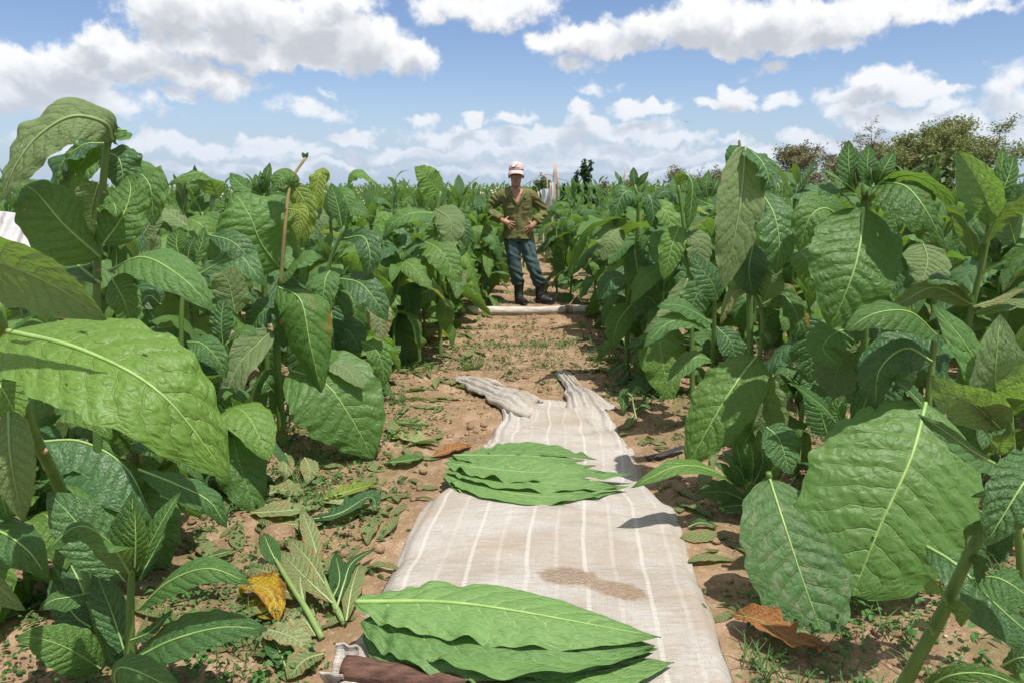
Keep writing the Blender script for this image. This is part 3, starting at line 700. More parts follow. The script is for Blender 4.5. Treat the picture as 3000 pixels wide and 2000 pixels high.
def place(me, name, parent, loc, yaw, pitch=0.0, roll=0.0, s=1.0):
    o = bpy.data.objects.new(name, me); COL.objects.link(o); o.parent = parent
    o.location = loc; o.rotation_euler = (roll, -pitch, yaw); o.scale = (s, s, s); return o
def add_shoot(root, loc, yaw, rr, n=6, s=1.0):
    sx = place(SHOOTSTEM, 'shoot_stem', root, loc, yaw, s=s)
    tip = Vector(loc) + Matrix.Rotation(yaw, 3, 'Z') @ Vector((.05, 0, .16)) * s
    for k in range(n):
        f = k / max(1, n - 1)
        q = Vector(loc).lerp(tip, .35 + .65 * f)
        place(rr.choice(POOL['shoot']), 'leaf', root, q, yaw + k * 2.4 + rr.uniform(-.3, .3), pitch=rr.uniform(-.35, .12) + .25 * f, s=s * rr.uniform(.75, 1.15) * (1.1 - .3 * f))
def row_plant(x, y, h, seed, label, group, shoots=2, leaves=8, lo=.25, lush=1.0):
    rr = random.Random(seed)
    root = empty('tobacco_plant', (x, y, float(gz(x, y)) - .01), label, 'tobacco plant', group)
    root.rotation_euler = (rr.uniform(-.06, .06), rr.uniform(-.06, .06), rr.uniform(0, 6.28))
    me, cc = rr.choice(STEMS)
    st = place(me, 'stem', root, (0, 0, 0), 0); st.scale = (1, 1, h)
    a0 = rr.uniform(0, 6.28)
    for k in range(leaves):
        f = lo + (1 - lo) * (k / max(1, leaves - 1))**.8
        i = min(21, int(f * 21)); q = Vector((cc[i][0], cc[i][1], f * h))
        pool = POOL['hang'] if (rr.random() < .55) else POOL['big']
        place(rr.choice(pool), 'leaf', root, q, a0 + k * 2.4 + rr.uniform(-.4, .4), pitch=rr.uniform(-.25, .25), roll=rr.uniform(-.35, .35), s=rr.uniform(.75, 1.1) * lush * (1 - .15 * abs(f - .6)))
    for k in range(shoots):
        f = rr.uniform(.2, .75) if k else rr.uniform(.85, 1.0)
        i = min(21, int(f * 21)); q = Vector((cc[i][0], cc[i][1], f * h))
        if rr.random() < .6: add_shoot(root, q, a0 + rr.uniform(0, 6.28), rr, rr.randint(4, 7), rr.uniform(.8, 1.25))
        else:
            for j in range(4): place(rr.choice(POOL['lance']), 'leaf', root, q + Vector((0, 0, .03 * j)), a0 + j * 2.2 + rr.uniform(-.4, .4), pitch=rr.uniform(-.3, .3), s=rr.uniform(.8, 1.1))
    return root

# low-detail plant for the distance: every leaf still a bent blade
def far_plant_geo(seed, nu, nv, h=1.3, leaves=14, flower=False):
    rr = random.Random(seed); g = Geo()
    a0 = rr.uniform(0, 6.28)
    for k in range(leaves):
        f = .15 + .85 * k / (leaves - 1); top = f > .72
        if top: V, F, uv = pool_leaf('', rr.uniform(.14, .27), rr.uniform(.05, .09), rr.uniform(.7, 1.25), rr.uniform(.2, .9), .6, '', seed * 50 + k, 'lance', nu, nv, .3, .03, .0, raw=True)
        else: V, F, uv = pool_leaf('', rr.uniform(.34, .5), rr.uniform(.15, .24), rr.uniform(.2, .8), rr.uniform(1.0, 2.3), .35, '', seed * 50 + k, 'broad', nu, nv, rr.uniform(-.1, .3), .06, .0, raw=True)
        a = a0 + 2.4 * k + rr.uniform(-.4, .4); c_, s_ = math.cos(a), math.sin(a)
        V = V @ np.array([[c_, s_, 0], [-s_, c_, 0], [0, 0, 1]]); V[:, 2] += f * h
        g.add(V, F, uv)
    th = np.linspace(0, 1, 5); Vs, Fs = tube_np(np.stack([0 * th, 0 * th, th * h], 1), .014 * (1 - .5 * th), 4, cap=False)
    g.add(Vs, Fs, np.tile([[.5, .3]], (len(Vs), 1)))
    return g
MID = []
for i in range(8):
    me = far_plant_geo(900 + i, 9, 6, h=1.3).mesh('tobacco_plant'); me.materials.append(M[['leaf', 'leaf_young', 'leaf_deep', 'leaf_bright'][i % 4]]); MID.append(me)

# ------------------------------------------------------------------ positions
cand = []
rg = random.Random(77)
for side in (-1, 1):
    for r_ in range(0, 46):
        y = 3.0
        while y < 75:
            x = path_c(y) + side * ((.44 if side < 0 else .46) + .60 * min(1, max(0, (9.8 - y) / 4.6)) * (1.12 if side < 0 else 1.08) + .72 * r_) + rg.uniform(-.14, .14)
            yy = y + rg.uniform(-.12, .12)
            y += .56 if y < 20 else .9
            if abs(x) > .70 * yy + .8: continue
            if side < 0 and ((r_ == 0 and yy < 4.7) or (r_ == 1 and yy < 2.9)): continue
            if side > 0 and ((r_ == 0 and yy < 5.3) or (r_ == 1 and yy < 4.2)): continue
            if side < 0 and yy < 5.6 and x / yy < -.555: continue
            cand.append((yy, x, side, r_))
# the path closes up behind the man
for k in range(60):
    yy = rg.uniform(19, 60); cand.append((yy, path_c(yy) + rg.uniform(-1.2, 1.2), 1, 9))
cand.sort(key=lambda c: c[0] + (0 if c[3] < 2 else .35 * c[3]))
LAB = {
 (-1, 0): ('leafy green tobacco plant in the rows left of the path', 'tobacco plants in the rows left of the path'),
 (1, 0): ('leafy green tobacco plant in the rows right of the path', 'tobacco plants in the rows right of the path'),
 (-1, 1): ('small looking tobacco plant in the distance left of the man', 'distant tobacco plants left of the man'),
 (1, 1): ('small looking tobacco plant in the distance right of the man', 'distant tobacco plants right of the man'),
}
far_pos = []
ORD = 'first second third fourth fifth sixth seventh eighth ninth tenth eleventh twelfth thirteenth fourteenth fifteenth sixteenth seventeenth eighteenth nineteenth twentieth'.split()
rowc = {}
for c_ in sorted(cand):
    k_ = (c_[2], c_[3]); rowc.setdefault(k_, []).append(c_)
def own_label(c, lab):
    k_ = rowc[(c[2], c[3])].index(c)
    if c[3] > 3 or k_ >= 20: return lab
    sd = 'left' if c[2] < 0 else 'right'
    if c[3] == 0: return f'{ORD[k_]} tobacco plant from the camera along the {sd} edge of the path'
    return f'{ORD[k_]} tobacco plant from the camera in the {ORD[c[3]]} row {sd} of the path'
NFULL, NIND = 120, 262
for i, (yy, x, side, r_) in enumerate(cand):
    h = rg.uniform(.98, 1.30) + (.06 if side > 0 and r_ > 0 else 0)
    if r_ == 0: h *= .93
    if r_ == 0 and abs(yy - 8.6) < 1.0: x += .20 if side > 0 else -.06
    if i < NFULL:
        lab, grp = LAB[(side, 0)]
        row_plant(x, yy, h, 1000 + i, own_label(cand[i], lab), grp, shoots=rg.choice([1, 2, 2, 3]), leaves=rg.choice([8, 9, 10, 11]) + (3 if r_ == 0 else 0), lo=.07 if r_ == 0 else .2, lush=1.18 if i < 70 else 1.05)
    elif i < NIND:
        lab, grp = LAB[(side, 1)]
        o = bpy.data.objects.new('tobacco_plant', MID[i % 8]); COL.objects.link(o)
        o.location = (x, yy, float(gz(x, yy))); s = h / 1.25 * rg.uniform(.9, 1.14); o.scale = (s, s, s); o.rotation_euler = (rg.uniform(-.08, .08), rg.uniform(-.08, .08), rg.uniform(0, 6.28))
        tag(o, own_label(cand[i], lab), 'tobacco plant', grp)
    else: far_pos.append((x, yy, h))
FARG = [far_plant_geo(950 + i, 4, 2, h=1.28, leaves=13) for i in range(6)]
FARG = [(np.vstack(g.V), np.vstack(g.F), np.vstack(g.U)) for g in FARG]
g = Geo()
for i, (x, yy, h) in enumerate(far_pos):
    V, F, uv = FARG[i % 6]; a = rg.uniform(0, 6.28); c_, s_ = math.cos(a), math.sin(a); s = h / 1.25 * rg.uniform(.84, 1.14)
    g.add(V @ np.array([[c_, s_, 0], [-s_, c_, 0], [0, 0, 1]]) * s + [x, yy, 0], F, uv)
fp = obj('tobacco_field', g.mesh('tobacco_field'), M['leaf'])
tag(fp, 'distant mass of tobacco plants filling the field up to the horizon', 'field', kind='stuff')

# pale flower heads standing over part of the distant crop
q = np.random.default_rng(64); g = Geo()
for (x, yy, h) in far_pos:
    if yy < 18 or q.random() > (.13 if x < 0 else .04): continue
    n = 9; c = np.array([x, yy, h * .98]) + q.normal(0, 1, (n, 3)) * [.07, .07, .06] + [0, 0, .06]; s_ = .017
    V = np.stack([c + [-s_, 0, 0], c + [0, -s_, -s_], c + [s_, 0, 0], c + [0, s_, s_]], 1).reshape(-1, 3); g.add(V, np.arange(4 * n).reshape(-1, 4))
M['flower'] = simple('pale_flower', (.55, .50, .38), (.66, .56, .52), 4, .8, .2)
o = obj('flower_heads', g.mesh('flower_heads', False), M['flower']); tag(o, 'pale tobacco flower heads dotted over the distant crop', 'flowers', kind='stuff')
# ================================================================== the big plants beside the camera, leaf by leaf
_seed = [5000]
def hplant(px, py, Y, label, ground_z=None):
    p_ = P(px, py, Y); z = float(gz(p_[0], p_[1])) if ground_z is None else ground_z
    root = empty('tobacco_plant', (p_[0], p_[1], z), label, 'tobacco plant', 'big tobacco plants beside the camera')
    return root
def hstem(pl, pts, r0, r1=None, mat='stem', name='stem', n=26, scars=()):
    p_ = np.array([q if len(q) == 4 else P(*q) for q in pts])[:, :3]
    if name == 'stem':
        zg = float(gz(p_[0, 0], p_[0, 1]))
        if p_[0, 2] > zg + .03:
            d_ = unit(p_[0] - p_[1]) * [1, 1, 0]; h_ = p_[0, 2] - zg
            p_ = np.vstack([[p_[0] + d_ * h_ * .25 - [0, 0, h_ + .02]], p_])
    c = curve_pts(p_, n); r1 = r0 * .7 if r1 is None else r1
    rad = np.linspace(r0, r1, n + 1) * (1 + .05 * np.sin(np.arange(n + 1) * 1.3))
    V, F = tube_np(c, rad, 12)
    o = obj(name, np_mesh(name, V - np.array(pl.location), F), M[mat], pl)
    for i, (f, s) in enumerate(scars):
        k = int(f * n); T_ = unit(c[min(n, k + 1)] - c[max(0, k - 1)])
        sd = unit(np.array([s, -.8, .1])); sd = unit(sd - T_ * np.dot(sd, T_)); b = c[k] + sd * rad[k] * .6
        Vs, Fs = tube_np(np.array([b, b + sd * rad[k] * .75 + T_ * rad[k] * .3, b + sd * rad[k] * 1.0 + T_ * rad[k] * .4]), np.array([rad[k] * .65, rad[k] * .5, rad[k] * .38]), 8)
        obj('leaf_scar', np_mesh('leaf_scar', Vs - np.array(pl.location), Fs), M['scar'], pl)
    return c
def hl(pl, pts, w, n=(0, -.7, .7), under=0, fold=.12, curl=-.12, wave=.045, puck=.02, mat='leaf', shape='broad', rib=None, twist=0.0, holes=(), res=1.0, sag=0.0, label=None):
    _seed[0] += 1
    p_ = [P(*q) for q in pts]
    Ym = np.mean([q[2] for q in pts]); wm = w * Ym * 1.02 / FPX
    nu = int(46 * res); nv = int(22 * res) // 2 * 2
    mid = curve_pts(p_, nu)
    n = np.asarray(n, float)
    if n.ndim == 2:
        t = np.linspace(0, 1, nu + 1); n = np.stack([np.interp(t, np.linspace(0, 1, len(n)), n[:, i]) for i in range(3)], 1)
    sg = -1 if under else 1
    V, F, uv, N = leaf_geo(mid, n * sg, wm, nu, nv, fold * sg, curl * sg, wave, puck, _seed[0], shape, twist, holes, sag=sag)
    b = np.array(pl.location)
    o = obj('leaf', np_mesh('leaf', V - b, F, uv), M[mat], pl)
    if label: o['label'] = label
    L_ = np.linalg.norm(np.diff(mid, axis=0), axis=1).sum()
    r0 = (.0042 if L_ > .35 else .0028) * (1.15 if rib is None else rib)
    if rib != 0:
        r_ = r0 * (1 - np.linspace(0, 1, nu + 1)**1.2 * .92)
        cc = mid + N * sg * (r_ * .3)[:, None]; k = slice(0, int(nu * .95))
        Vr, Fr = tube_np(cc[k], r_[k], 7)
        obj('midrib', np_mesh('midrib', Vr - b, Fr), M['rib_wilt' if 'wilt' in mat else ('rib_under' if under else 'rib')], o)
    return o

# ---- A: tall plant at the left edge with the arching top leaf
A = hplant(232, 900, 2.35, 'tall tobacco plant at the left edge, its top leaf arching over like a hook', .0)
hstem(A, [(228, 1130, 2.4), (222, 680, 2.38), (232, 480, 2.36), (246, 330, 2.35), (252, 305, 2.35)], .017, .010, scars=[(.75, 1), (.55, -1), (.9, 1)])
hl(A, [(256, 322, 2.33), (240, 284, 2.28), (168, 268, 2.22), (92, 310, 2.18), (38, 378, 2.15), (2, 462, 2.14)], 118, n=[(.75, -.55, .35), (.35, -.75, .55), (.0, -.85, .5), (-.2, -.93, .3), (-.3, -.95, .1), (-.3, -.95, .0)], under=1, fold=.12, curl=-.3, wave=.06, mat='leaf', puck=.025, res=1.6, rib=1.4, label='arching top leaf turned over to its pale underside')
hl(A, [(258, 320, 2.4), (268, 290, 2.36), (245, 262, 2.32), (190, 255, 2.3)], 58, n=(.5, -.6, .6), fold=-.3, curl=-.4, wave=.08, mat='leaf', puck=.03)
hl(A, [(250, 325, 2.42), (215, 290, 2.4), (165, 296, 2.4), (140, 330, 2.4)], 46, n=(-.2, -.7, -.3), under=1, fold=.2, wave=.12, mat='leaf_deep', puck=.03)
hl(A, [(228, 590, 2.34), (150, 520, 2.26), (80, 440, 2.24), (25, 415, 2.28)], 150, n=(.25, -.75, .65), fold=-.2, curl=-.2, mat='leaf', wave=.06, res=1.2)
hl(A, [(228, 420, 2.42), (212, 480, 2.44), (206, 560, 2.46)], 95, n=(.1, -1, .1), under=1, fold=.1, mat='leaf')
hl(A, [(236, 330, 2.5), (190, 335, 2.5), (140, 380, 2.5), (135, 450, 2.5)], 110, n=(-.1, -.5, .8), mat='leaf_deep', wave=.09)
hl(A, [(245, 350, 2.5), (275, 370, 2.47), (285, 440, 2.46)], 90, n=(.5, -.7, .4), mat='leaf_deep', wave=.09)
hl(A, [(215, 320, 2.55), (205, 355, 2.5), (170, 400, 2.48), (160, 460, 2.5)], 85, n=(.2, -.6, .6), mat='leaf', wave=.09)
hl(A, [(238, 560, 2.3), (280, 500, 2.32), (300, 440, 2.36), (290, 400, 2.4)], 95, n=(.3, -.8, .3), under=0, mat='leaf', wave=.08)
hl(A, [(240, 480, 2.33), (262, 470, 2.25), (268, 500, 2.2)], 60, n=(0, -.4, .9), mat='leaf', wave=.09)
hl(A, [(230, 650, 2.36), (150, 590, 2.45), (60, 540, 2.6)], 60, n=(.1, -.5, .8), mat='leaf_deep')
hl(A, [(225, 600, 2.4), (180, 640, 2.5), (140, 600, 2.6), (90, 560, 2.7)], 70, n=(.1, -.6, .7), mat='leaf_deep')
hl(A, [(252, 622, 2.34), (330, 592, 2.22), (420, 640, 2.14), (492, 716, 2.12)], 112, n=[(.1, -.45, .85), (.1, -.6, .8), (.2, -.7, .7)], mat='leaf_young', shape='lance', fold=.05, curl=-.2, puck=.014, wave=.02, res=1.2, label='broad side leaf with a pale midrib')
hl(A, [(262, 630, 2.36), (268, 600, 2.36), (266, 560, 2.37)], 26, n=(0, -.9, .3), mat='leaf_young', shape='lance')
hl(A, [(258, 640, 2.36), (285, 690, 2.3), (300, 740, 2.3)], 80, n=(-.3, -.7, .5), mat='leaf', wave=.06)
hl(A, [(290, 460, 2.75), (312, 400, 2.75), (345, 430, 2.7), (352, 520, 2.7)], 85, n=(.1, -.7, .6), mat='leaf', wave=.09)
hl(A, [(290, 300, 2.5), (250, 300, 2.45), (262, 330, 2.4)], 40, n=(.2, -.5, .8), mat='leaf_deep', wave=.1)

# ---- B: stem leaning in the near left with the big sunlit leaf
B = hplant(170, 1330, 2.4, 'leaning tobacco plant in the near left with one huge sunlit leaf full of veins', .02)
hstem(B, [(175, 1420, 2.45), (168, 1300, 2.36), (138, 1125, 2.16), (70, 985, 1.88), (12, 800, 1.58), (-10, 700, 1.48)], .019, .0135, scars=[(.58, 1), (.86, 1), (.4, 1)])
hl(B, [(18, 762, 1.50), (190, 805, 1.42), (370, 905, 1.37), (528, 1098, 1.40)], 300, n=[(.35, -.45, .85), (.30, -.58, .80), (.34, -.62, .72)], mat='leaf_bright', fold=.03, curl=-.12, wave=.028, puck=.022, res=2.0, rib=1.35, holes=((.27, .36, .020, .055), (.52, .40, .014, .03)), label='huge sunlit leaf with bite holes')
hl(B, [(-130, 560, 1.42), (20, 610, 1.36), (130, 660, 1.34), (246, 735, 1.34)], 205, n=(-.25, .75, .42), under=0, fold=-.1, curl=-.15, mat='leaf', wave=.03, puck=.02, res=1.5, rib=1.0, label='leaf lit from behind')
hl(B, [(20, 945, 1.5), (25, 1050, 1.44), (52, 1196, 1.44)], 105, n=(.2, -1, .15), under=1, fold=.08, mat='leaf', wave=.03, res=1.2, label='hanging leaf showing its pale underside')
hl(B, [(-30, 850, 1.62), (10, 900, 1.6), (45, 975, 1.58)], 90, n=(.3, -.6, .7), mat='leaf_bright', wave=.1)
hl(B, [(150, 1000, 1.8), (160, 940, 1.75), (215, 960, 1.72), (258, 1008, 1.7)], 90, n=(.2, -.5, .85), mat='leaf_bright', wave=.03)
hl(B, [(-40, 1040, 1.7), (-5, 1110, 1.7), (20, 1200, 1.72)], 120, n=(.2, -.7, .5), mat='leaf_deep')
hl(B, [(20, 765, 1.46), (50, 740, 1.44), (85, 722, 1.44)], 16, n=(.2, -.6, .7), mat='leaf_bright', shape='lance', rib=0)

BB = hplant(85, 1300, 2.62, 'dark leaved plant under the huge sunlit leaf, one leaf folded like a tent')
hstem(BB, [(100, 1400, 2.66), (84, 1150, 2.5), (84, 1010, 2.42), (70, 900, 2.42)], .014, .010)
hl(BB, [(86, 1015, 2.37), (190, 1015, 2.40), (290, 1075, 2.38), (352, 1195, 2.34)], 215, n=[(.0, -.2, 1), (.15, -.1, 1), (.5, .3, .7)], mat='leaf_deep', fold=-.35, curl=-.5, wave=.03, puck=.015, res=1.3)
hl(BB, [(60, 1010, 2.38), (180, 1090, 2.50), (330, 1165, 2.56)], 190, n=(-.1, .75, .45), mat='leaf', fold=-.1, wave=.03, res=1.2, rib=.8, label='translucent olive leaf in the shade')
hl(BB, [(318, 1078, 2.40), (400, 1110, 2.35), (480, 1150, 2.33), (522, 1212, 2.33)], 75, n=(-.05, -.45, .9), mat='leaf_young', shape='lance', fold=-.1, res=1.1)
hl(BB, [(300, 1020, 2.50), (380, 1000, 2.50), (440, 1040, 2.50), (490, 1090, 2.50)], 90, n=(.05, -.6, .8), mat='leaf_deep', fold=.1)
# ---- C: young shoot in the bottom left corner
C = hplant(300, 1530, 2.04, 'young tobacco shoot with upright bud leaves in the near left corner')
hstem(C, [(300, 1560, 2.03), (299, 1440, 2.02), (302, 1320, 2.01), (308, 1285, 2.0)], .0145, .009)
hl(C, [(304, 1312, 2.00), (292, 1240, 1.99), (303, 1190, 1.99), (304, 1128, 2.01)], 88, n=(0, -1, .25), mat='leaf_young', shape='lance', fold=.35, wave=.02, res=1.1)
hl(C, [(310, 1302, 1.965), (312, 1250, 1.955), (311, 1205, 1.96), (309, 1162, 1.975)], 62, n=(0, -1, .2), mat='leaf_bright', shape='lance', fold=.15, wave=.02, puck=.03, res=1.1, rib=1.2, label='pale ribbed bud leaf')
hl(C, [(316, 1310, 2.0), (345, 1250, 1.99), (382, 1180, 2.0), (416, 1128, 2.03)], 58, n=(-.45, -.8, .2), mat='leaf_young', shape='lance', fold=.3, wave=.02)
hl(C, [(322, 1330, 2.03), (352, 1270, 2.06), (380, 1220, 2.09)], 70, n=(-.6, -.6, .2), mat='leaf_deep', shape='lance', fold=.3)
hl(C, [(288, 1335, 2.05), (225, 1260, 2.05), (160, 1180, 2.06), (108, 1128, 2.08)], 128, n=(.15, -.75, .6), mat='leaf_deep', shape='lance', fold=.1, wave=.02, res=1.2)
hl(C, [(298, 1316, 1.98), (250, 1245, 1.90), (180, 1208, 1.84), (96, 1272, 1.80)], 82, n=[(-.2, -.3, 1), (-.1, -.45, .9), (-.3, -.6, .7)], mat='leaf_young', shape='lance', fold=-.1, curl=-.3, wave=.03, res=1.2)
hl(C, [(318, 1400, 1.99), (390, 1335, 1.93), (480, 1305, 1.89), (577, 1340, 1.86)], 88, n=[(-.2, -.4, .9), (.0, -.52, .85), (.1, -.6, .8)], mat='leaf_young', shape='lance', fold=.0, curl=-.2, wave=.02, res=1.3)
hl(C, [(312, 1512, 1.96), (400, 1468, 1.90), (510, 1440, 1.88), (616, 1445, 1.87)], 118, n=[(-.1, -.5, .85), (0, -.6, .8), (0, -.62, .78)], mat='leaf_deep', shape='broad', fold=.08, curl=-.1, wave=.015, res=1.4, rib=1.2)
hl(C, [(290, 1510, 2.05), (262, 1420, 2.08), (235, 1350, 2.1), (215, 1300, 2.12)], 80, n=(.5, -.7, .4), mat='leaf_deep', shape='lance', fold=.2)
hl(C, [(300, 1470, 2.0), (345, 1450, 1.97), (395, 1400, 1.98)], 40, n=(-.5, -.5, .6), mat='leaf_young', shape='lance')
hl(C, [(275, 1600, 1.72), (265, 1545, 1.70), (300, 1535, 1.68), (420, 1590, 1.66)], 100, n=[(-.2, -.6, .8), (.1, -.5, .9), (.2, -.6, .7)], mat='leaf_young', fold=-.2, shape='lance', wave=.02)

C2 = hplant(232, 1540, 2.1, 'second shoot left of the near bud shoot with broad leaves turned to the left edge')
hstem(C2, [(268, 1540, 2.1), (228, 1440, 2.12), (205, 1360, 2.14), (190, 1290, 2.16)], .016, .011, mat='stem')
hl(C2, [(232, 1535, 2.06), (160, 1490, 2.0), (90, 1465, 1.97), (38, 1462, 1.95)], 112, n=(.05, -.68, .72), mat='leaf', fold=.05, wave=.02, res=1.2)
hl(C2, [(205, 1362, 2.12), (165, 1370, 2.06), (120, 1378, 2.03), (88, 1402, 2.0)], 62, n=(.1, -.5, .85), mat='leaf_young', shape='lance', fold=-.2)
hl(C2, [(215, 1420, 2.12), (185, 1340, 2.18), (140, 1260, 2.22), (92, 1205, 2.25)], 70, n=(.3, -.8, .4), mat='leaf_deep', shape='lance', puck=.03)
hl(C2, [(210, 1440, 2.12), (170, 1410, 2.16), (115, 1330, 2.2)], 80, n=(.3, -.8, .4), mat='leaf_deep', shape='lance')
hl(C2, [(205, 1480, 2.12), (210, 1420, 2.16), (260, 1370, 2.2)], 70, n=(-.2, -.8, .4), mat='leaf_deep', shape='lance')
hl(C2, [(-110, 1235, 1.72), (-20, 1215, 1.66), (60, 1260, 1.62), (112, 1330, 1.62)], 150, n=[(.1, -.3, 1), (.1, -.35, .9), (.1, -.4, .9)], mat='leaf_young', fold=-.25, curl=-.2, res=1.2)
hl(C2, [(-80, 1260, 1.72), (-20, 1330, 1.66), (60, 1400, 1.64)], 140, n=(-.1, .75, .4), mat='leaf', fold=-.1, wave=.03)

# ---- D: plant in the middle left with two big hanging leaves at the path
D = hplant(648, 1030, 4.02, 'tobacco plant left of the path with one big leaf hanging down to the soil')
hstem(D, [(655, 1032, 4.02), (640, 900, 4.03), (636, 760, 4.05), (644, 640, 4.1)], .026, .017, scars=[(.12, 1)])
hl(D, [(625, 760, 4.0), (548, 840, 3.9), (527, 930, 3.86), (600, 1045, 3.86)], 128, n=(-.35, -.75, .1), under=1, fold=.35, wave=.04, res=1.3, label='curled leaf showing its pale underside')
hl(D, [(640, 660, 4.0), (690, 690, 3.88), (712, 790, 3.82), (738, 902, 3.82)], 118, n=[(.1, -.5, .9), (.1, -.8, .45), (.1, -.95, .3)], mat='leaf_spotty', fold=-.35, curl=-.3, wave=.03, res=1.3, label='creased yellowish green leaf with rusty tip')
hl(D, [(668, 850, 3.95), (745, 880, 3.86), (800, 950, 3.82), (858, 1052, 3.82)], 215, n=[(.1, -.6, .75), (.08, -.75, .62), (.1, -.82, .5)], mat='leaf', fold=.03, curl=-.08, wave=.02, puck=.018, res=1.6, rib=1.3, label='big leaf hanging flat to the soil')
hl(D, [(745, 828, 4.0), (790, 845, 3.9), (838, 892, 3.84)], 55, n=(.3, -.5, .8), under=1, mat='leaf', fold=.0)
hl(D, [(640, 615, 4.1), (600, 560, 4.0), (575, 500, 3.98), (540, 440, 4.05)], 205, n=(.12, -.8, .55), mat='leaf', fold=-.05, curl=-.2, wave=.05, res=1.5, label='large spotted top leaf')
hl(D, [(642, 650, 4.05), (690, 600, 3.95), (740, 590, 3.92)], 75, n=(.0, -.55, .8), mat='leaf_young', shape='lance')
hl(D, [(630, 900, 4.0), (610, 880, 3.95), (600, 905, 3.93)], 45, n=(0, -.8, .5), mat='leaf_young', shape='lance')
hl(D, [(640, 640, 4.1), (665, 700, 3.98), (650, 800, 3.95)], 90, n=(.2, -.8, .4), mat='leaf_deep')
hl(D, [(650, 700, 4.1), (600, 720, 4.1), (560, 780, 4.1)], 90, n=(-.2, -.6, .6), mat='leaf_deep')
hl(D, [(640, 850, 4.1), (600, 930, 4.05), (610, 990, 4.05)], 100, n=(-.2, -.8, .3), under=1, mat='leaf')
hstem(D, [(645, 655, 4.02), (655, 520, 4.0), (668, 420, 4.05), (702, 362, 4.1)], .011, .007, mat='stem_dry', name='dry_flower_stalk')
hl(D, [(702, 365, 4.1), (698, 358, 4.09), (694, 350, 4.09)], 9, n=(0, -.9, .3), mat='leaf_young', shape='lance', rib=0)
hl(D, [(702, 365, 4.1), (705, 356, 4.09), (708, 350, 4.09)], 8, n=(0, -.9, .3), mat='leaf_young', shape='lance', rib=0)
hl(D, [(668, 440, 4.05), (650, 410, 4.0), (625, 440, 3.98)], 60, n=(0, -.7, .6), mat='leaf_spotty', wave=.1)
hl(D, [(662, 480, 4.02), (690, 490, 4.0), (680, 540, 3.99)], 40, n=(0, -.8, .4), mat='leaf_lime')
hl(D, [(668, 420, 4.1), (700, 470, 4.1), (700, 560, 4.1)], 55, n=(.1, -.8, .4), mat='leaf_lime', wave=.08)

# ---- H: blue-green shoots right of D
Hh = hplant(780, 860, 4.5, 'tobacco plant with bluish side shoots behind the hanging leaves left of the path')
hstem(Hh, [(742, 900, 4.5), (745, 720, 4.5), (755, 612, 4.48), (792, 520, 4.45)], .018, .010)
hl(Hh, [(758, 622, 4.42), (748, 640, 4.3), (742, 680, 4.25), (735, 722, 4.24)], 62, n=(.0, -.9, .35), mat='leaf_young', shape='broad', fold=.05, res=1.1)
hl(Hh, [(776, 640, 4.4), (825, 650, 4.3), (862, 690, 4.25), (890, 738, 4.24)], 72, n=(.0, -.7, .7), mat='leaf_deep', shape='lance', res=1.1)
hl(Hh, [(792, 548, 4.42), (835, 545, 4.35), (850, 590, 4.3), (842, 642, 4.3)], 56, n=(.2, -.8, .45), mat='leaf_deep', shape='lance')
hl(Hh, [(790, 525, 4.45), (805, 480, 4.42), (850, 495, 4.38)], 46, n=(-.1, -.6, .7), mat='leaf_young', shape='lance')
hl(Hh, [(785, 520, 4.45), (775, 470, 4.45), (760, 420, 4.48)], 40, n=(0, -.9, .3), mat='leaf_young', shape='lance')
hl(Hh, [(830, 785, 4.4), (860, 800, 4.3), (878, 840, 4.28), (882, 890, 4.28)], 52, n=(.2, -.8, .5), mat='leaf', shape='lance')
hl(Hh, [(850, 690, 4.5), (870, 720, 4.45), (878, 782, 4.42)], 60, n=(0, -.9, .2), under=1, mat='leaf_wilt')
hl(Hh, [(760, 700, 4.5), (765, 780, 4.45), (770, 850, 4.45)], 90, n=(0, -.9, .3), mat='leaf_deep')
hl(Hh, [(745, 760, 4.5), (700, 820, 4.5), (690, 900, 4.5)], 90, n=(-.1, -.9, .3), mat='leaf_deep')
hl(Hh, [(760, 760, 4.5), (800, 760, 4.45), (830, 810, 4.42)], 70, n=(0, -.7, .6), mat='leaf_deep', shape='lance')
hl(Hh, [(770, 790, 4.55), (768, 830, 4.5), (775, 880, 4.5)], 40, n=(0, -1, .1), mat='leaf_lime')

# ---- G: shoots in the shade between A and D
Gp = hplant(415, 900, 3.3, 'tobacco plant with small upright shoots between the arching plant and the path plant')
hstem(Gp, [(412, 1010, 3.3), (416, 820, 3.3), (418, 700, 3.3), (430, 610, 3.3)], .014, .009)
hstem(Gp, [(512, 860, 3.35), (512, 780, 3.35), (510, 700, 3.35)], .011, .008, name='side_stem')
hl(Gp, [(512, 790, 3.33), (508, 740, 3.32), (515, 682, 3.34)], 56, n=(0, -1, .3), mat='leaf_deep', shape='lance', res=1.1)
hl(Gp, [(430, 785, 3.28), (465, 790, 3.2), (500, 825, 3.18), (520, 868, 3.18)], 62, n=(.05, -.7, .7), mat='leaf_young', shape='lance', res=1.1)
hl(Gp, [(416, 600, 3.4), (405, 560, 3.4), (412, 522, 3.42)], 46, n=(0, -1, .3), mat='leaf', shape='lance')
hl(Gp, [(430, 610, 3.38), (436, 570, 3.37), (450, 540, 3.38)], 30, n=(-.3, -.9, .2), mat='leaf_young', shape='lance')
hl(Gp, [(425, 620, 3.4), (460, 570, 3.4), (470, 520, 3.42)], 40, n=(-.3, -.9, .2), mat='leaf_young', shape='lance')
hl(Gp, [(440, 640, 3.5), (540, 590, 3.45), (580, 620, 3.4), (610, 660, 3.4)], 70, n=(0, -.6, .8), mat='leaf_deep', shape='lance')
hl(Gp, [(480, 540, 3.5), (540, 560, 3.45), (600, 630, 3.45)], 62, n=(.1, -.7, .5), mat='leaf_deep', shape='lance')
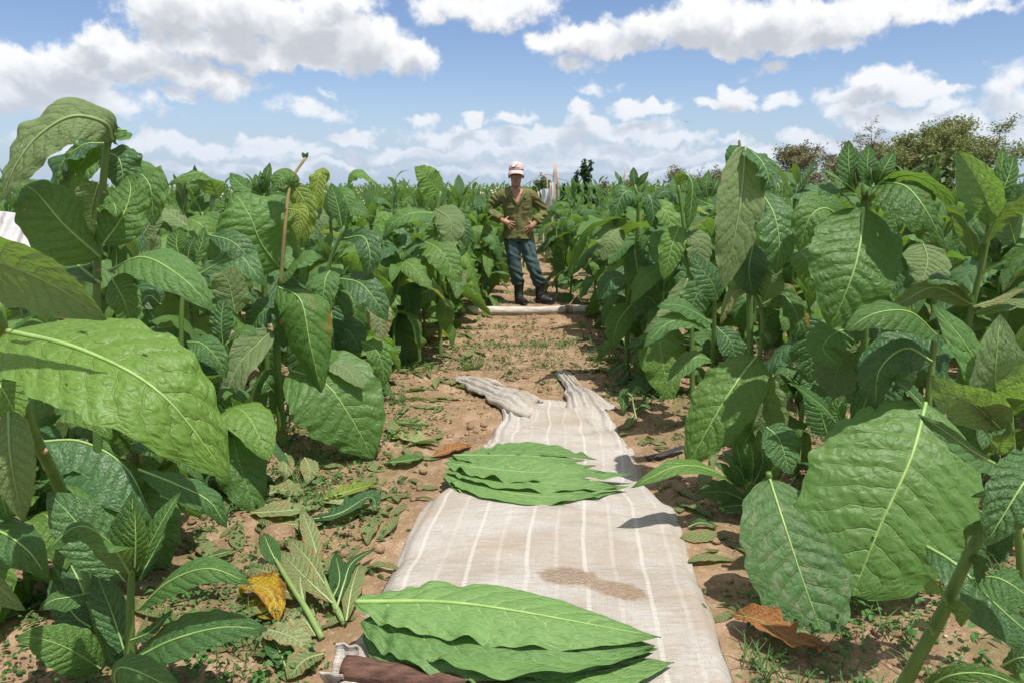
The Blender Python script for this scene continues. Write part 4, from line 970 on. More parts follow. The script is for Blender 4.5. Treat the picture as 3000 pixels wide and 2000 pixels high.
hl(Gp, [(280, 650, 3.0), (290, 700, 2.95), (285, 760, 2.95)], 70, n=(.1, -.9, .3), mat='leaf')
hl(Gp, [(430, 520, 3.7), (380, 490, 3.7), (330, 500, 3.7)], 60, n=(0, -.3, .9), under=1, mat='leaf')
hl(Gp, [(370, 700, 3.4), (340, 680, 3.4), (310, 730, 3.4), (290, 800, 3.4)], 80, n=(0, -.8, .5), mat='leaf_deep')
hl(Gp, [(415, 830, 3.3), (370, 800, 3.3), (330, 830, 3.3)], 80, n=(0, -.7, .6), mat='leaf')
hl(Gp, [(416, 880, 3.3), (460, 870, 3.25), (490, 930, 3.25)], 80, n=(0, -.8, .5), mat='leaf_deep')
hl(Gp, [(520, 780, 3.4), (560, 760, 3.35), (590, 770, 3.3)], 40, n=(0, -.6, .8), mat='leaf_young', shape='lance')
hl(Gp, [(500, 450, 3.9), (470, 400, 3.8), (420, 405, 3.75), (385, 425, 3.75)], 60, n=(-.1, -.5, .85), mat='leaf_bright', fold=-.1)
hl(Gp, [(330, 540, 3.3), (350, 500, 3.3), (335, 470, 3.3)], 50, n=(0, -.9, .3), under=1, mat='leaf')
hl(Gp, [(330, 590, 3.3), (352, 560, 3.2), (345, 530, 3.2)], 60, n=(0, -.9, .4), under=1, mat='leaf')
hl(Gp, [(540, 720, 3.6), (520, 640, 3.6), (470, 600, 3.6)], 80, n=(0, -.8, .4), under=1, mat='leaf')

# ---- I: plant halfway to the man, one leaf standing above the field
I = hplant(1000, 730, 6.3, 'tobacco plant with a single leaf raised like a flag left of the man')
hstem(I, [(1010, 735, 6.4), (1006, 600, 6.35), (1000, 520, 6.3), (1012, 440, 6.3)], .020, .012)
hl(I, [(1012, 446, 6.3), (990, 420, 6.25), (975, 400, 6.22), (952, 384, 6.22)], 62, n=(.1, -.85, .4), mat='leaf_bright', fold=.02, res=1.1, label='leaf raised like a flag')
hl(I, [(1000, 480, 6.3), (1035, 510, 6.15), (1030, 580, 6.1)], 66, n=(.1, -.9, .3), under=1, mat='leaf', res=1.1)
hl(I, [(1000, 490, 6.3), (950, 490, 6.15), (905, 510, 6.1), (880, 545, 6.1)], 62, n=(-.1, -.6, .8), mat='leaf')
hl(I, [(975, 555, 6.2), (1010, 575, 6.05), (1040, 620, 6.0), (1060, 650, 6.0)], 78, n=(.1, -.75, .6), mat='leaf_bright', res=1.1)
hl(I, [(1030, 500, 6.3), (1060, 520, 6.2), (1075, 570, 6.2)], 44, n=(.2, -.8, .5), mat='leaf_deep')
hl(I, [(1030, 690, 6.2), (1022, 715, 6.1), (1030, 768, 6.1)], 44, n=(0, -1, .2), mat='leaf_bright', shape='broad')
hl(I, [(985, 640, 6.2), (975, 610, 6.1), (968, 590, 6.1)], 40, n=(.1, -.9, .3), mat='leaf_bright')
hl(I, [(1005, 600, 6.3), (960, 580, 6.2), (925, 620, 6.2)], 60, n=(-.1, -.7, .5), mat='leaf_deep')
hl(I, [(1005, 660, 6.3), (960, 680, 6.2), (930, 730, 6.2)], 60, n=(-.1, -.7, .5), mat='leaf')

# ---- right side ------------------------------------------------------------
R1 = hplant(1715, 900, 3.4, 'tall cut tobacco plant right of the path, a long pale leaf hanging from its stump', 0.0)
hstem(R1, [(1722, 1000, 3.42), (1722, 700, 3.42), (1716, 480, 3.4), (1708, 338, 3.38)], .018, .013)
hstem(R1, [(1700, 350, 3.4), (1698, 322, 3.4)], .008, .005, mat='stem_dry', name='stub')
hl(R1, [(1712, 338, 3.34), (1706, 420, 3.26), (1690, 530, 3.22), (1660, 664, 3.22)], 104, n=(-.15, -1, .12), under=1, fold=.12, wave=.05, res=1.5, mat='leaf', rib=1.5, label='long leaf hanging with its pale underside out')
hl(R1, [(1722, 345, 3.36), (1748, 370, 3.26), (1765, 410, 3.22), (1750, 440, 3.22)], 76, n=(.35, -.7, .6), mat='leaf_deep', wave=.09, puck=.04, res=1.1)
hl(R1, [(1712, 340, 3.42), (1690, 345, 3.36), (1668, 380, 3.34)], 40, n=(-.3, -.7, .5), mat='leaf_deep', wave=.09)
hl(R1, [(1745, 440, 3.35), (1776, 490, 3.25), (1790, 560, 3.2), (1782, 630, 3.2)], 100, n=(.12, -.9, .4), mat='leaf_deep', fold=.1, wave=.04, res=1.3)
hl(R1, [(1730, 560, 3.4), (1720, 620, 3.3), (1730, 680, 3.28)], 90, n=(0, -.9, .3), mat='leaf_deep')
hl(R1, [(1822, 575, 3.3), (1850, 590, 3.2), (1862, 630, 3.15), (1862, 672, 3.15)], 82, n=(-.1, -.7, .6), mat='leaf_bright', res=1.1)
hl(R1, [(1700, 430, 3.5), (1690, 500, 3.5), (1660, 560, 3.5)], 60, n=(0, -.9, .3), mat='leaf_deep')

R3 = hplant(1986, 1000, 2.95, 'tobacco plant with a crown of pointed shoots over one broad shiny hanging leaf', 0.0)
hstem(R3, [(1975, 1100, 3.1), (1985, 800, 3.05), (1986, 560, 3.0), (1986, 420, 2.98)], .017, .013, scars=[(.85, -1)])
hstem(R3, [(1986, 460, 2.98), (1986, 421, 2.98)], .010, .009, mat='bark', name='cut_top')
hl(R3, [(1984, 478, 2.94), (1975, 560, 2.84), (1955, 640, 2.78), (1908, 756, 2.78)], 205, n=[(-.02, -.75, .65), (.0, -.84, .55), (.0, -.88, .48)], mat='leaf', fold=-.02, curl=-.10, wave=.03, puck=.02, res=1.7, rib=1.4, label='broad shiny hanging leaf')
for (a, b_, c_, w, nn) in [
    ((1962, 440), (1950, 390), (1949, 322), 52, (-.1, -1, .2)), ((1968, 430), (1964, 400), (1962, 350), 22, (0, -1, .2)),
    ((2000, 430), (1992, 385), (1996, 332), 50, (.1, -1, .2)), ((2002, 420), (2000, 395), (1998, 360), 26, (0, -1, .2)),
    ((2012, 432), (2030, 390), (2055, 348), 38, (-.3, -.9, .3)), ((2014, 445), (2034, 412), (2062, 394), 36, (-.2, -.8, .5)),
    ((1970, 448), (1930, 412), (1884, 388), 34, (.1, -.5, .85)), ((1978, 455), (1950, 440), (1915, 440), 26, (0, -.6, .8))]:
    hl(R3, [(*a, 2.95), (*b_, 2.92), (*c_, 2.94)], w, n=nn, mat='leaf_young', shape='lance', fold=.25, wave=.02, puck=.01)
hl(R3, [(1990, 470, 3.0), (2070, 405, 2.9), (2150, 430, 2.82), (2200, 490, 2.8)], 60, n=[(0, .2, 1), (.1, .35, .9), (.3, .5, .7)], under=1, mat='leaf', fold=.1, res=1.1)
hl(R3, [(2020, 420, 2.95), (2080, 430, 2.82), (2130, 490, 2.74), (2170, 572, 2.74)], 128, n=(.12, -.85, .45), mat='leaf_spotty', fold=-.1, curl=-.2, wave=.05, puck=.03, res=1.3, label='quilted leaf with a rusty spot')
hl(R3, [(1960, 470, 3.0), (1915, 432, 2.95), (1880, 450, 2.9)], 60, n=(0, -.5, .8), mat='leaf_deep', wave=.09)
hl(R3, [(1940, 520, 3.2), (1900, 480, 3.15), (1860, 500, 3.1), (1835, 580, 3.1)], 90, n=(-.1, -.8, .5), mat='leaf')
hl(R3, [(2120, 560, 3.1), (2130, 600, 3.05), (2115, 660, 3.0)], 120, n=(.1, -.95, .2), under=1, mat='leaf', label='pale leaf underside')
hl(R3, [(1990, 560, 3.1), (2040, 590, 3.05), (2060, 680, 3.0)], 80, n=(.2, -.8, .3), mat='leaf_deep')
hl(R3, [(1985, 700, 3.1), (2020, 740, 3.1), (2060, 830, 3.1)], 110, n=(.1, -.8, .4), mat='leaf_deep')
hl(R3, [(1980, 760, 3.15), (1930, 760, 3.1), (1890, 800, 3.05), (1940, 850, 3.0)], 90, n=(-.1, -.7, .6), mat='leaf')
hl(R3, [(1985, 800, 3.2), (1930, 830, 3.2), (1910, 930, 3.15)], 110, n=(-.1, -.9, .2), under=1, mat='leaf')
hl(R3, [(1986, 850, 3.2), (2010, 900, 3.2), (2000, 1000, 3.2)], 110, n=(0, -.9, .3), mat='leaf_deep')
hl(R3, [(1905, 740, 3.3), (1870, 790, 3.3), (1860, 880, 3.3)], 110, n=(0, -.9, .3), mat='leaf_deep')

R8 = hplant(1640, 900, 4.6, 'shoot with pointed leaves spreading to both sides at the right path edge')
hstem(R8, [(1630, 945, 4.6), (1638, 800, 4.55), (1642, 680, 4.5), (1642, 620, 4.5)], .016, .010)
hl(R8, [(1648, 690, 4.46), (1635, 650, 4.42), (1606, 612, 4.42), (1588, 578, 4.44)], 70, n=(.3, -.9, .25), mat='leaf_deep', shape='broad', fold=.15, puck=.02, res=1.2, rib=1.2)
hl(R8, [(1632, 742, 4.45), (1590, 715, 4.35), (1550, 700, 4.3), (1508, 705, 4.28)], 62, n=(0, -.65, .8), mat='leaf_young', shape='lance', res=1.1)
hl(R8, [(1632, 760, 4.45), (1580, 735, 4.3), (1530, 745, 4.25), (1478, 798, 4.2)], 54, n=(0, -.6, .8), mat='leaf_young', shape='lance', res=1.1)
hl(R8, [(1580, 640, 4.7), (1555, 700, 4.65), (1520, 740, 4.6), (1478, 765, 4.6)], 56, n=(-.2, -.9, .2), under=1, mat='leaf', res=1.1)
hl(R8, [(1645, 750, 4.5), (1680, 790, 4.45), (1690, 850, 4.45)], 70, n=(.2, -.8, .4), mat='leaf_deep', shape='lance')
hl(R8, [(1640, 830, 4.5), (1600, 820, 4.4), (1560, 850, 4.35), (1535, 890, 4.3)], 50, n=(-.1, -.6, .75), mat='leaf_young', shape='lance')
hl(R8, [(1640, 840, 4.5), (1660, 880, 4.45), (1640, 940, 4.45)], 60, n=(0, -.8, .4), mat='leaf_deep')
hl(R8, [(1640, 660, 4.6), (1600, 680, 4.6), (1575, 760, 4.6)], 70, n=(-.1, -.8, .3), mat='leaf_deep')

R9 = hplant(1738, 1120, 3.15, 'stripped tobacco stem with a curled broken top and one big bright hanging leaf')
hstem(R9, [(1725, 1145, 3.45), (1736, 985, 3.42), (1742, 850, 3.40), (1752, 740, 3.38), (1740, 690, 3.36), (1712, 650, 3.35)], .0165, .009, scars=[(.30, 1), (.62, -1)])
hl(R9, [(1738, 818, 3.36), (1690, 880, 3.26), (1640, 960, 3.20), (1578, 1072, 3.18)], 150, n=[(-.35, -.7, .6), (-.3, -.78, .55), (-.3, -.8, .5)], mat='leaf_bright', fold=.05, curl=-.15, wave=.04, puck=.03, res=1.5, rib=1.3, label='big bright quilted hanging leaf')
hl(R9, [(1755, 690, 3.36), (1772, 650, 3.32), (1786, 618, 3.32)], 62, n=(-.2, -.9, .3), under=1, mat='leaf_young', shape='lance')
hl(R9, [(1752, 680, 3.36), (1728, 640, 3.32), (1702, 600, 3.32)], 40, n=(.2, -.9, .3), mat='leaf_young', shape='lance')
hl(R9, [(1722, 662, 3.35), (1690, 670, 3.30), (1672, 700, 3.28), (1655, 745, 3.28)], 30, n=(0, -.8, .5), mat='leaf_wilt', wave=.1)
hl(R9, [(1745, 860, 3.38), (1765, 940, 3.40), (1790, 1070, 3.42)], 110, n=(.3, -.85, .2), under=1, mat='leaf', res=1.1)
hl(R9, [(1750, 700, 3.38), (1800, 680, 3.35), (1835, 740, 3.30), (1822, 790, 3.30)], 66, n=(.1, -.7, .6), mat='leaf_spotty', wave=.09, puck=.04)
hl(R9, [(1745, 960, 3.40), (1720, 1000, 3.40), (1690, 1060, 3.40)], 70, n=(-.2, -.8, .4), mat='leaf')
hl(R9, [(1748, 760, 3.40), (1762, 775, 3.36), (1768, 790, 3.35)], 26, n=(0, -.6, .8), mat='leaf', wave=.1)
hl(R9, [(1740, 900, 3.40), (1728, 915, 3.36), (1722, 930, 3.35)], 24, n=(0, -.6, .8), mat='leaf', wave=.1)

R10 = hplant(1722, 1150, 3.15, 'low rosette on the right with one long leaf reaching over the cloth')
hstem(R10, [(1725, 1180, 3.18), (1722, 1135, 3.15), (1722, 1112, 3.14)], .013, .010)
hl(R10, [(1705, 1122, 3.12), (1630, 1078, 3.02), (1550, 1072, 2.96), (1448, 1120, 2.90)], 62, n=[(0, -.2, 1), (-.05, -.3, .95), (-.1, -.4, .9)], under=0, mat='leaf', shape='lance', fold=.1, curl=-.15, wave=.02, res=1.3, label='long leaf reaching over the cloth')
hl(R10, [(1738, 1118, 3.14), (1775, 1080, 3.06), (1805, 1030, 3.02), (1848, 1002, 3.00)], 46, n=(-.3, -.4, .8), mat='leaf_bright', shape='lance', fold=.3)
for (a, b_, c_, w, nn) in [
    ((1712, 1118), (1700, 1080), (1662, 1040), 40, (.2, -.8, .5)), ((1718, 1112), (1700, 1060), (1690, 1008), 36, (0, -1, .3)),
    ((1726, 1110), (1730, 1060), (1722, 1010), 40, (0, -1, .3)), ((1735, 1112), (1752, 1060), (1742, 985), 42, (-.2, -.9, .3)),
    ((1730, 1112), (1745, 1080), (1758, 1045), 30, (-.2, -.9, .3)), ((1708, 1120), (1668, 1080), (1640, 1062), 44, (.1, -.5, .8))]:
    hl(R10, [(*a, 3.12), (*b_, 3.08), (*c_, 3.08)], w, n=nn, mat='leaf_young', shape='lance', fold=.25, wave=.02)
hl(R10, [(1712, 1150, 3.16), (1665, 1130, 3.12), (1600, 1130, 3.10)], 70, n=(-.1, -.6, .75), mat='leaf_dusty')
hl(R10, [(1715, 1160, 3.14), (1690, 1160, 3.08), (1650, 1165, 3.06)], 50, n=(-.1, -.6, .75), mat='leaf_deep')

R11 = hplant(1790, 1110, 2.6, 'tobacco plant at the right path edge with a dusty rounded leaf resting on the soil', 0.0)
hstem(R11, [(1778, 1180, 2.66), (1772, 1120, 2.64), (1765, 1085, 2.62)], .012, .010)
hl(R11, [(1768, 1100, 2.56), (1800, 1200, 2.42), (1845, 1335, 2.30), (1898, 1480, 2.20)], 238, n=[(-.05, -.72, .7), (-.06, -.78, .62), (-.08, -.80, .6)], mat='leaf_dusty', shape='round', fold=.02, curl=-.1, wave=.015, puck=.016, res=1.8, rib=1.1, label='dusty rounded leaf resting on the soil')
hl(R11, [(1760, 980, 2.85), (1790, 1010, 2.8), (1815, 1090, 2.75)], 90, n=(.1, -.9, .3), mat='leaf_deep')
R12 = hplant(2130, 950, 2.57, 'tobacco plant with the widest leaf of all, hanging like a shield at the right', 0.0)
hstem(R12, [(2150, 1400, 2.77), (2140, 1150, 2.72), (2132, 950, 2.68), (2140, 840, 2.67), (2150, 760, 2.66)], .014, .011)
hl(R12, [(2126, 925, 2.62), (2092, 1050, 2.46), (2020, 1210, 2.36), (1958, 1368, 2.30)], 392, n=[(-.05, -.7, .7), (-.10, -.84, .52), (-.12, -.9, .42)], mat='leaf', shape='round', fold=.02, curl=-.18, wave=.02, puck=.014, res=2.0, rib=1.7, holes=((.74, -.03, .016, .028),), label='widest leaf hanging like a shield')
hl(R12, [(2150, 770, 2.62), (2090, 718, 2.52), (2010, 720, 2.46), (1940, 760, 2.42)], 100, n=[(0, -.4, .9), (-.05, -.65, .75), (-.1, -.8, .6)], mat='leaf', fold=-.1, curl=-.3, wave=.03, puck=.025, res=1.3)
hl(R12, [(2140, 830, 2.64), (2080, 800, 2.62), (2020, 850, 2.62), (2010, 940, 2.62)], 110, n=(-.1, -.7, .6), mat='leaf_deep', fold=-.1)
hl(R12, [(2130, 945, 2.62), (2090, 900, 2.62), (2040, 860, 2.62)], 50, n=(.1, -.6, .8), mat='leaf_young', shape='lance', fold=.3)
hl(R12, [(1930, 985, 2.82), (1890, 935, 2.77), (1820, 880, 2.74)], 46, n=(.1, -.6, .8), mat='leaf_young', shape='lance', fold=.3)
hl(R12, [(1935, 975, 2.82), (1925, 940, 2.80), (1940, 905, 2.80)], 46, n=(.0, -.9, .4), mat='leaf_young', shape='lance', fold=.3)
hl(R12, [(1960, 985, 2.82), (1985, 930, 2.82), (2000, 870, 2.84)], 60, n=(-.1, -.9, .3), mat='leaf_deep', shape='lance', fold=.3)
hl(R12, [(1900, 1000, 2.87), (1880, 930, 2.87), (1870, 880, 2.87)], 80, n=(0, -.9, .3), mat='leaf_deep')
hl(R12, [(2060, 760, 2.92), (2070, 820, 2.87), (2085, 900, 2.87)], 80, n=(0, -1, .1), under=1, mat='leaf_bright')
hl(R12, [(2140, 1150, 2.72), (2200, 1200, 2.67), (2250, 1320, 2.62)], 140, n=(.1, -.8, .4), mat='leaf_deep')

R5 = hplant(2240, 800, 2.73, 'tall shoot at the right edge with large upright glowing leaves', 0.0)
hstem(R5, [(2200, 900, 2.78), (2230, 720, 2.75), (2258, 600, 2.72), (2276, 500, 2.70), (2288, 460, 2.70)], .014, .009)
hl(R5, [(2272, 520, 2.68), (2264, 460, 2.64), (2235, 400, 2.64), (2200, 346, 2.66)], 84, n=(.45, .7, .3), mat='leaf_bright', shape='lance', fold=-.2, res=1.2, label='upright leaf lit from behind')
hl(R5, [(2284, 480, 2.68), (2290, 430, 2.66), (2300, 380, 2.66), (2304, 338, 2.68)], 44, n=(0, -1, .2), mat='leaf_young', shape='lance', fold=.3)
hl(R5, [(2288, 480, 2.66), (2302, 440, 2.63), (2318, 400, 2.63), (2330, 352, 2.65)], 40, n=(-.2, -1, .2), mat='leaf_young', shape='lance', fold=.3, puck=.03)
hl(R5, [(2262, 560, 2.68), (2290, 505, 2.58), (2340, 465, 2.53), (2420, 430, 2.50)], 92, n=(-.4, .7, .3), mat='leaf', shape='lance', fold=-.15, res=1.2)
hl(R5, [(2240, 590, 2.72), (2225, 530, 2.66), (2200, 480, 2.62), (2172, 470, 2.58)], 62, n=(-.1, -.3, .9), mat='leaf_deep', shape='lance', fold=-.2)
hl(R5, [(2256, 630, 2.68), (2310, 595, 2.58), (2380, 560, 2.50)], 66, n=(-.1, -.5, .85), mat='leaf', shape='lance')
hl(R5, [(2232, 690, 2.74), (2180, 640, 2.68), (2130, 650, 2.63)], 70, n=(0, -.4, .9), mat='leaf_deep', fold=.0, wave=.03)
hl(R5, [(2235, 700, 2.72), (2150, 660, 2.68), (2080, 690, 2.68), (2040, 710, 2.68)], 62, n=(.2, .7, .4), mat='leaf')
hl(R5, [(2235, 705, 2.73), (2290, 690, 2.68), (2360, 660, 2.63)], 40, n=(0, -.3, .9), mat='leaf_wilt')
hl(R5, [(2240, 720, 2.73), (2310, 700, 2.68), (2400, 690, 2.63)], 50, n=(0, -.4, .9), under=1, mat='leaf')
hl(R5, [(2330, 560, 2.98), (2320, 480, 2.93), (2400, 420, 2.88)], 90, n=(0, -.9, .4), mat='leaf_deep')

R14 = hplant(2290, 1050, 2.0, 'near right shoot crowned by bluish and dark translucent leaves', 0.0)
hstem(R14, [(2352, 1420, 2.0), (2332, 1150, 1.98), (2322, 1010, 1.96), (2315, 940, 1.95)], .013, .010)
hl(R14, [(2296, 985, 1.93), (2262, 880, 1.86), (2215, 790, 1.84), (2140, 698, 1.86)], 132, n=(.25, -.75, .6), mat='leaf_young', shape='lance', fold=.12, wave=.02, res=1.4)
hl(R14, [(2302, 960, 1.92), (2286, 890, 1.82), (2290, 800, 1.80), (2298, 722, 1.82)], 128, n=(.15, .9, .2), under=0, mat='leaf_bright', shape='lance', fold=-.2, res=1.4, label='dark translucent upright leaf')
hl(R14, [(2300, 985, 1.9), (2240, 930, 1.82), (2180, 900, 1.8), (2140, 860, 1.8)], 124, n=(.3, .75, .35), mat='leaf_bright', shape='lance', fold=-.1, res=1.3)
hl(R14, [(2310, 1080, 1.93), (2240, 1040, 1.84), (2170, 990, 1.82), (2108, 950, 1.84)], 92, n=(.1, -.6, .8), mat='leaf_deep', shape='lance', fold=-.05, wave=.02, res=1.3)
hl(R14, [(2270, 1000, 1.93), (2230, 930, 1.9), (2200, 850, 1.88)], 34, n=(.2, -.8, .5), mat='leaf_young', shape='lance', fold=.3)
hl(R14, [(2320, 960, 1.93), (2345, 880, 1.85), (2390, 800, 1.8)], 80, n=(-.3, -.9, .2), mat='leaf_deep', shape='lance', fold=.2)
hl(R14, [(2290, 1040, 1.98), (2310, 1000, 1.9), (2350, 985, 1.85)], 46, n=(-.1, -.5, .8), mat='leaf', wave=.09)
hl(R14, [(2330, 1120, 2.0), (2290, 1130, 1.95), (2230, 1140, 1.93)], 34, n=(-.1, -.5, .8), mat='leaf', wave=.08)

R16 = hplant(2080, 1600, 1.42, 'thick stripped stem slanting across the near right corner', 0.0)
hstem(R16, [(2010, 1720, 1.46), (2090, 1545, 1.40), (2158, 1420, 1.37), (2190, 1350, 1.35), (2228, 1270, 1.33), (2290, 1160, 1.32), (2370, 1020, 1.30)], .0185, .0085, scars=[(.38, -1), (.52, 1), (.26, -1)])
hl(R16, [(2400, 1050, 1.3), (2350, 1110, 1.24), (2300, 1190, 1.22), (2262, 1252, 1.22)], 135, n=(-.2, -.8, .5), mat='leaf_deep', fold=.05, res=1.2)
hl(R16, [(2128, 1255, 1.75), (2200, 1300, 1.66), (2300, 1400, 1.6), (2420, 1500, 1.56)], 150, n=(.1, -.55, .85), mat='leaf_deep', shape='lance', fold=-.1, res=1.3)
hl(R16, [(2230, 1330, 1.6), (2300, 1330, 1.54), (2400, 1400, 1.5)], 120, n=(.1, -.6, .8), mat='leaf_young', shape='lance', fold=-.1)
hl(R16, [(2100, 1600, 1.42), (2180, 1552, 1.36), (2270, 1548, 1.33), (2380, 1590, 1.3)], 50, n=(0, -.6, .8), mat='leaf', shape='lance')
hl(R16, [(2300, 1530, 1.4), (2350, 1510, 1.36), (2420, 1530, 1.34)], 70, n=(0, -.6, .8), mat='leaf_deep', shape='lance')
hl(R16, [(2178, 1385, 1.34), (2150, 1350, 1.31), (2118, 1362, 1.29)], 52, n=(-.1, -.5, .8), mat='leaf_bright', wave=.12, rib=0)
hl(R16, [(2172, 1395, 1.34), (2205, 1395, 1.31), (2208, 1440, 1.29)], 54, n=(.1, -.6, .7), mat='leaf_bright', wave=.12, rib=0)
hl(R16, [(2145, 1450, 1.36), (2120, 1430, 1.33), (2092, 1442, 1.32)], 34, n=(-.1, -.5, .8), mat='leaf_wilt', wave=.12, rib=0)
hl(R16, [(2225, 1280, 1.32), (2252, 1290, 1.30), (2246, 1340, 1.29)], 40, n=(.1, -.6, .7), mat='leaf', wave=.12, rib=0)
hl(R16, [(2215, 1260, 1.32), (2230, 1220, 1.30), (2262, 1190, 1.30)], 30, n=(0, -.5, .8), mat='leaf', wave=.12, rib=0)

R20 = hplant(1458, 800, 5.6, 'tobacco plant at the right path edge, one long pale leaf arching down leftward')
hstem(R20, [(1440, 815, 5.6), (1442, 700, 5.6), (1460, 580, 5.58), (1466, 470, 5.55), (1458, 425, 5.55)], .020, .011)
hl(R20, [(1440, 518, 5.5), (1395, 508, 5.38), (1345, 540, 5.3), (1303, 645, 5.28)], 58, n=[(-.2, .3, 1), (-.4, .4, .8), (-.6, .6, .4)], under=1, mat='leaf', res=1.2, fold=.1, label='long pale arching leaf')
hl(R20, [(1425, 520, 5.4), (1400, 550, 5.3), (1385, 600, 5.28)], 60, n=(-.1, -.9, .3), under=1, mat='leaf', wave=.09)
hl(R20, [(1458, 575, 5.5), (1464, 620, 5.4), (1472, 700, 5.38)], 62, n=(0, -.95, .35), mat='leaf_spotty', puck=.04, wave=.08, res=1.2, rib=1.3)
hl(R20, [(1458, 430, 5.55), (1456, 410, 5.54), (1455, 384, 5.55)], 20, n=(0, -1, .2), mat='leaf_young', shape='lance')
hl(R20, [(1462, 430, 5.55), (1475, 412, 5.52), (1490, 395, 5.52)], 16, n=(0, -1, .3), mat='leaf_young', shape='lance')
hl(R20, [(1465, 455, 5.5), (1440, 440, 5.4), (1420, 470, 5.38), (1412, 520, 5.38)], 46, n=(-.1, -.7, .6), mat='leaf_deep', wave=.08)
hl(R20, [(1470, 460, 5.5), (1490, 450, 5.4), (1500, 490, 5.38), (1495, 540, 5.38)], 40, n=(.2, -.8, .5), mat='leaf_deep', wave=.08)
hl(R20, [(1480, 500, 5.5), (1520, 480, 5.4), (1540, 520, 5.35), (1535, 580, 5.33)], 56, n=(.1, -.75, .6), mat='leaf_bright', wave=.07)
hl(R20, [(1455, 650, 5.5), (1410, 640, 5.4), (1370, 690, 5.38)], 56, n=(-.1, -.6, .7), mat='leaf_deep', shape='lance')
hl(R20, [(1450, 700, 5.5), (1420, 740, 5.45), (1405, 800, 5.42)], 60, n=(-.1, -.9, .3), mat='leaf')
hl(R20, [(1460, 680, 5.5), (1500, 690, 5.4), (1515, 760, 5.38)], 60, n=(.1, -.8, .4), mat='leaf_deep')
R21 = hplant(1590, 900, 5.0, 'tobacco plant with one limp pale leaf folded over its top, right of the path')
hstem(R21, [(1590, 870, 5.0), (1586, 650, 5.0), (1568, 500, 5.0), (1556, 420, 5.0)], .019, .010)
hl(R21, [(1556, 425, 4.96), (1572, 400, 4.9), (1590, 430, 4.86), (1580, 528, 4.84)], 48, n=[(.1, .3, 1), (.5, -.5, .6), (.3, -.95, .1)], under=0, mat='leaf', wave=.08, res=1.1, label='limp folded leaf')
hl(R21, [(1560, 520, 4.95), (1545, 560, 4.88), (1525, 642, 4.86)], 58, n=(-.1, -.9, .4), mat='leaf_bright', wave=.06, res=1.1)
hl(R21, [(1575, 540, 4.95), (1605, 560, 4.9), (1600, 640, 4.88)], 60, n=(.1, -.9, .3), under=1, mat='leaf')
hl(R21, [(1560, 470, 5.0), (1530, 440, 4.95), (1500, 460, 4.92)], 40, n=(0, -.5, .8), mat='leaf_deep')
for (a, b_, c_, w) in [((1625, 455), (1622, 425), (1628, 392), 26), ((1632, 455), (1642, 430), (1650, 410), 22), ((1620, 458), (1606, 435), (1598, 415), 22), ((1628, 470), (1600, 458), (1580, 452), 22)]:
    hl(R21, [(*a, 4.9), (*b_, 4.88), (*c_, 4.9)], w, n=(0, -1, .3), mat='leaf_young', shape='lance', fold=.25)
L20 = hplant(610, 760, 4.9, 'tobacco plant with a tuft of upright leaves just left of the dry flower stalk')
hstem(L20, [(612, 800, 4.9), (608, 600, 4.9), (605, 450, 4.9)], .017, .010)
for (a, b_, c_, w, nn) in [((605, 450), (560, 430), (528, 398), 44, (.2, -.8, .6)), ((606, 445), (612, 410), (620, 374), 26, (0, -1, .2)), ((602, 448), (592, 425), (586, 400), 24, (0, -1, .2)), ((608, 450), (640, 425), (652, 410), 34, (-.2, -.7, .6)), ((604, 440), (600, 420), (598, 392), 14, (0, -1, .2))]:
    hl(L20, [(*a, 4.86), (*b_, 4.8), (*c_, 4.82)], w, n=nn, mat='leaf_young', shape='lance', fold=.25)
hl(L20, [(608, 500, 4.88), (570, 480, 4.8), (530, 500, 4.78)], 50, n=(0, -.6, .8), mat='leaf')
L21 = hplant(760, 720, 5.6, 'tobacco plant with a twisted yellowish top leaf left of the raised leaf')
hstem(L21, [(765, 760, 5.6), (762, 560, 5.6), (752, 420, 5.6)], .018, .010)
hl(L21, [(752, 418, 5.56), (735, 400, 5.5), (728, 440, 5.46), (735, 480, 5.45)], 40, n=(-.2, -.8, .4), mat='leaf_lime', wave=.12)
hl(L21, [(870, 430, 5.8), (845, 405, 5.7), (815, 402, 5.66), (800, 428, 5.66)], 46, n=(-.1, -.55, .8), mat='leaf_bright', wave=.06)
hl(L21, [(758, 470, 5.55), (790, 450, 5.48), (810, 500, 5.45)], 46, n=(.1, -.8, .5), mat='leaf')
hl(L21, [(756, 500, 5.55), (730, 500, 5.48), (715, 560, 5.45)], 50, n=(-.1, -.8, .5), under=1, mat='leaf')
hl(L21, [(770, 560, 5.6), (810, 540, 5.5), (850, 580, 5.46), (862, 640, 5.45)], 56, n=(.1, -.7, .6), mat='leaf', wave=.05)

# ---- plants filling the shade behind the front left ones
for i_, (x_, y_, h_) in enumerate([(-1.78, 3.0, .85), (-1.42, 2.75, .55), (-2.1, 3.3, .95), (-1.25, 3.35, .5), (-1.62, 2.35, .42), (1.75, 3.3, .8), (2.0, 2.9, .75), (1.45, 3.7, .8)]):
    row_plant(x_, y_, h_, 7000 + i_, ['leafy plant in the shade right behind the huge sunlit leaf', 'low plant between the bud shoot and the path plant', 'leafy plant in the shade right of the arching plant', 'low plant in the shade left of the path plant', 'low plant hidden behind the near bud shoot', 'leafy plant in the shade left of the shield leaf plant', 'leafy plant in the shade behind the shield leaf plant', 'leafy plant in the shade behind the stripped stem'][i_], 'plants in the shade behind the big ones', shoots=2, leaves=10, lo=.1, lush=.9)
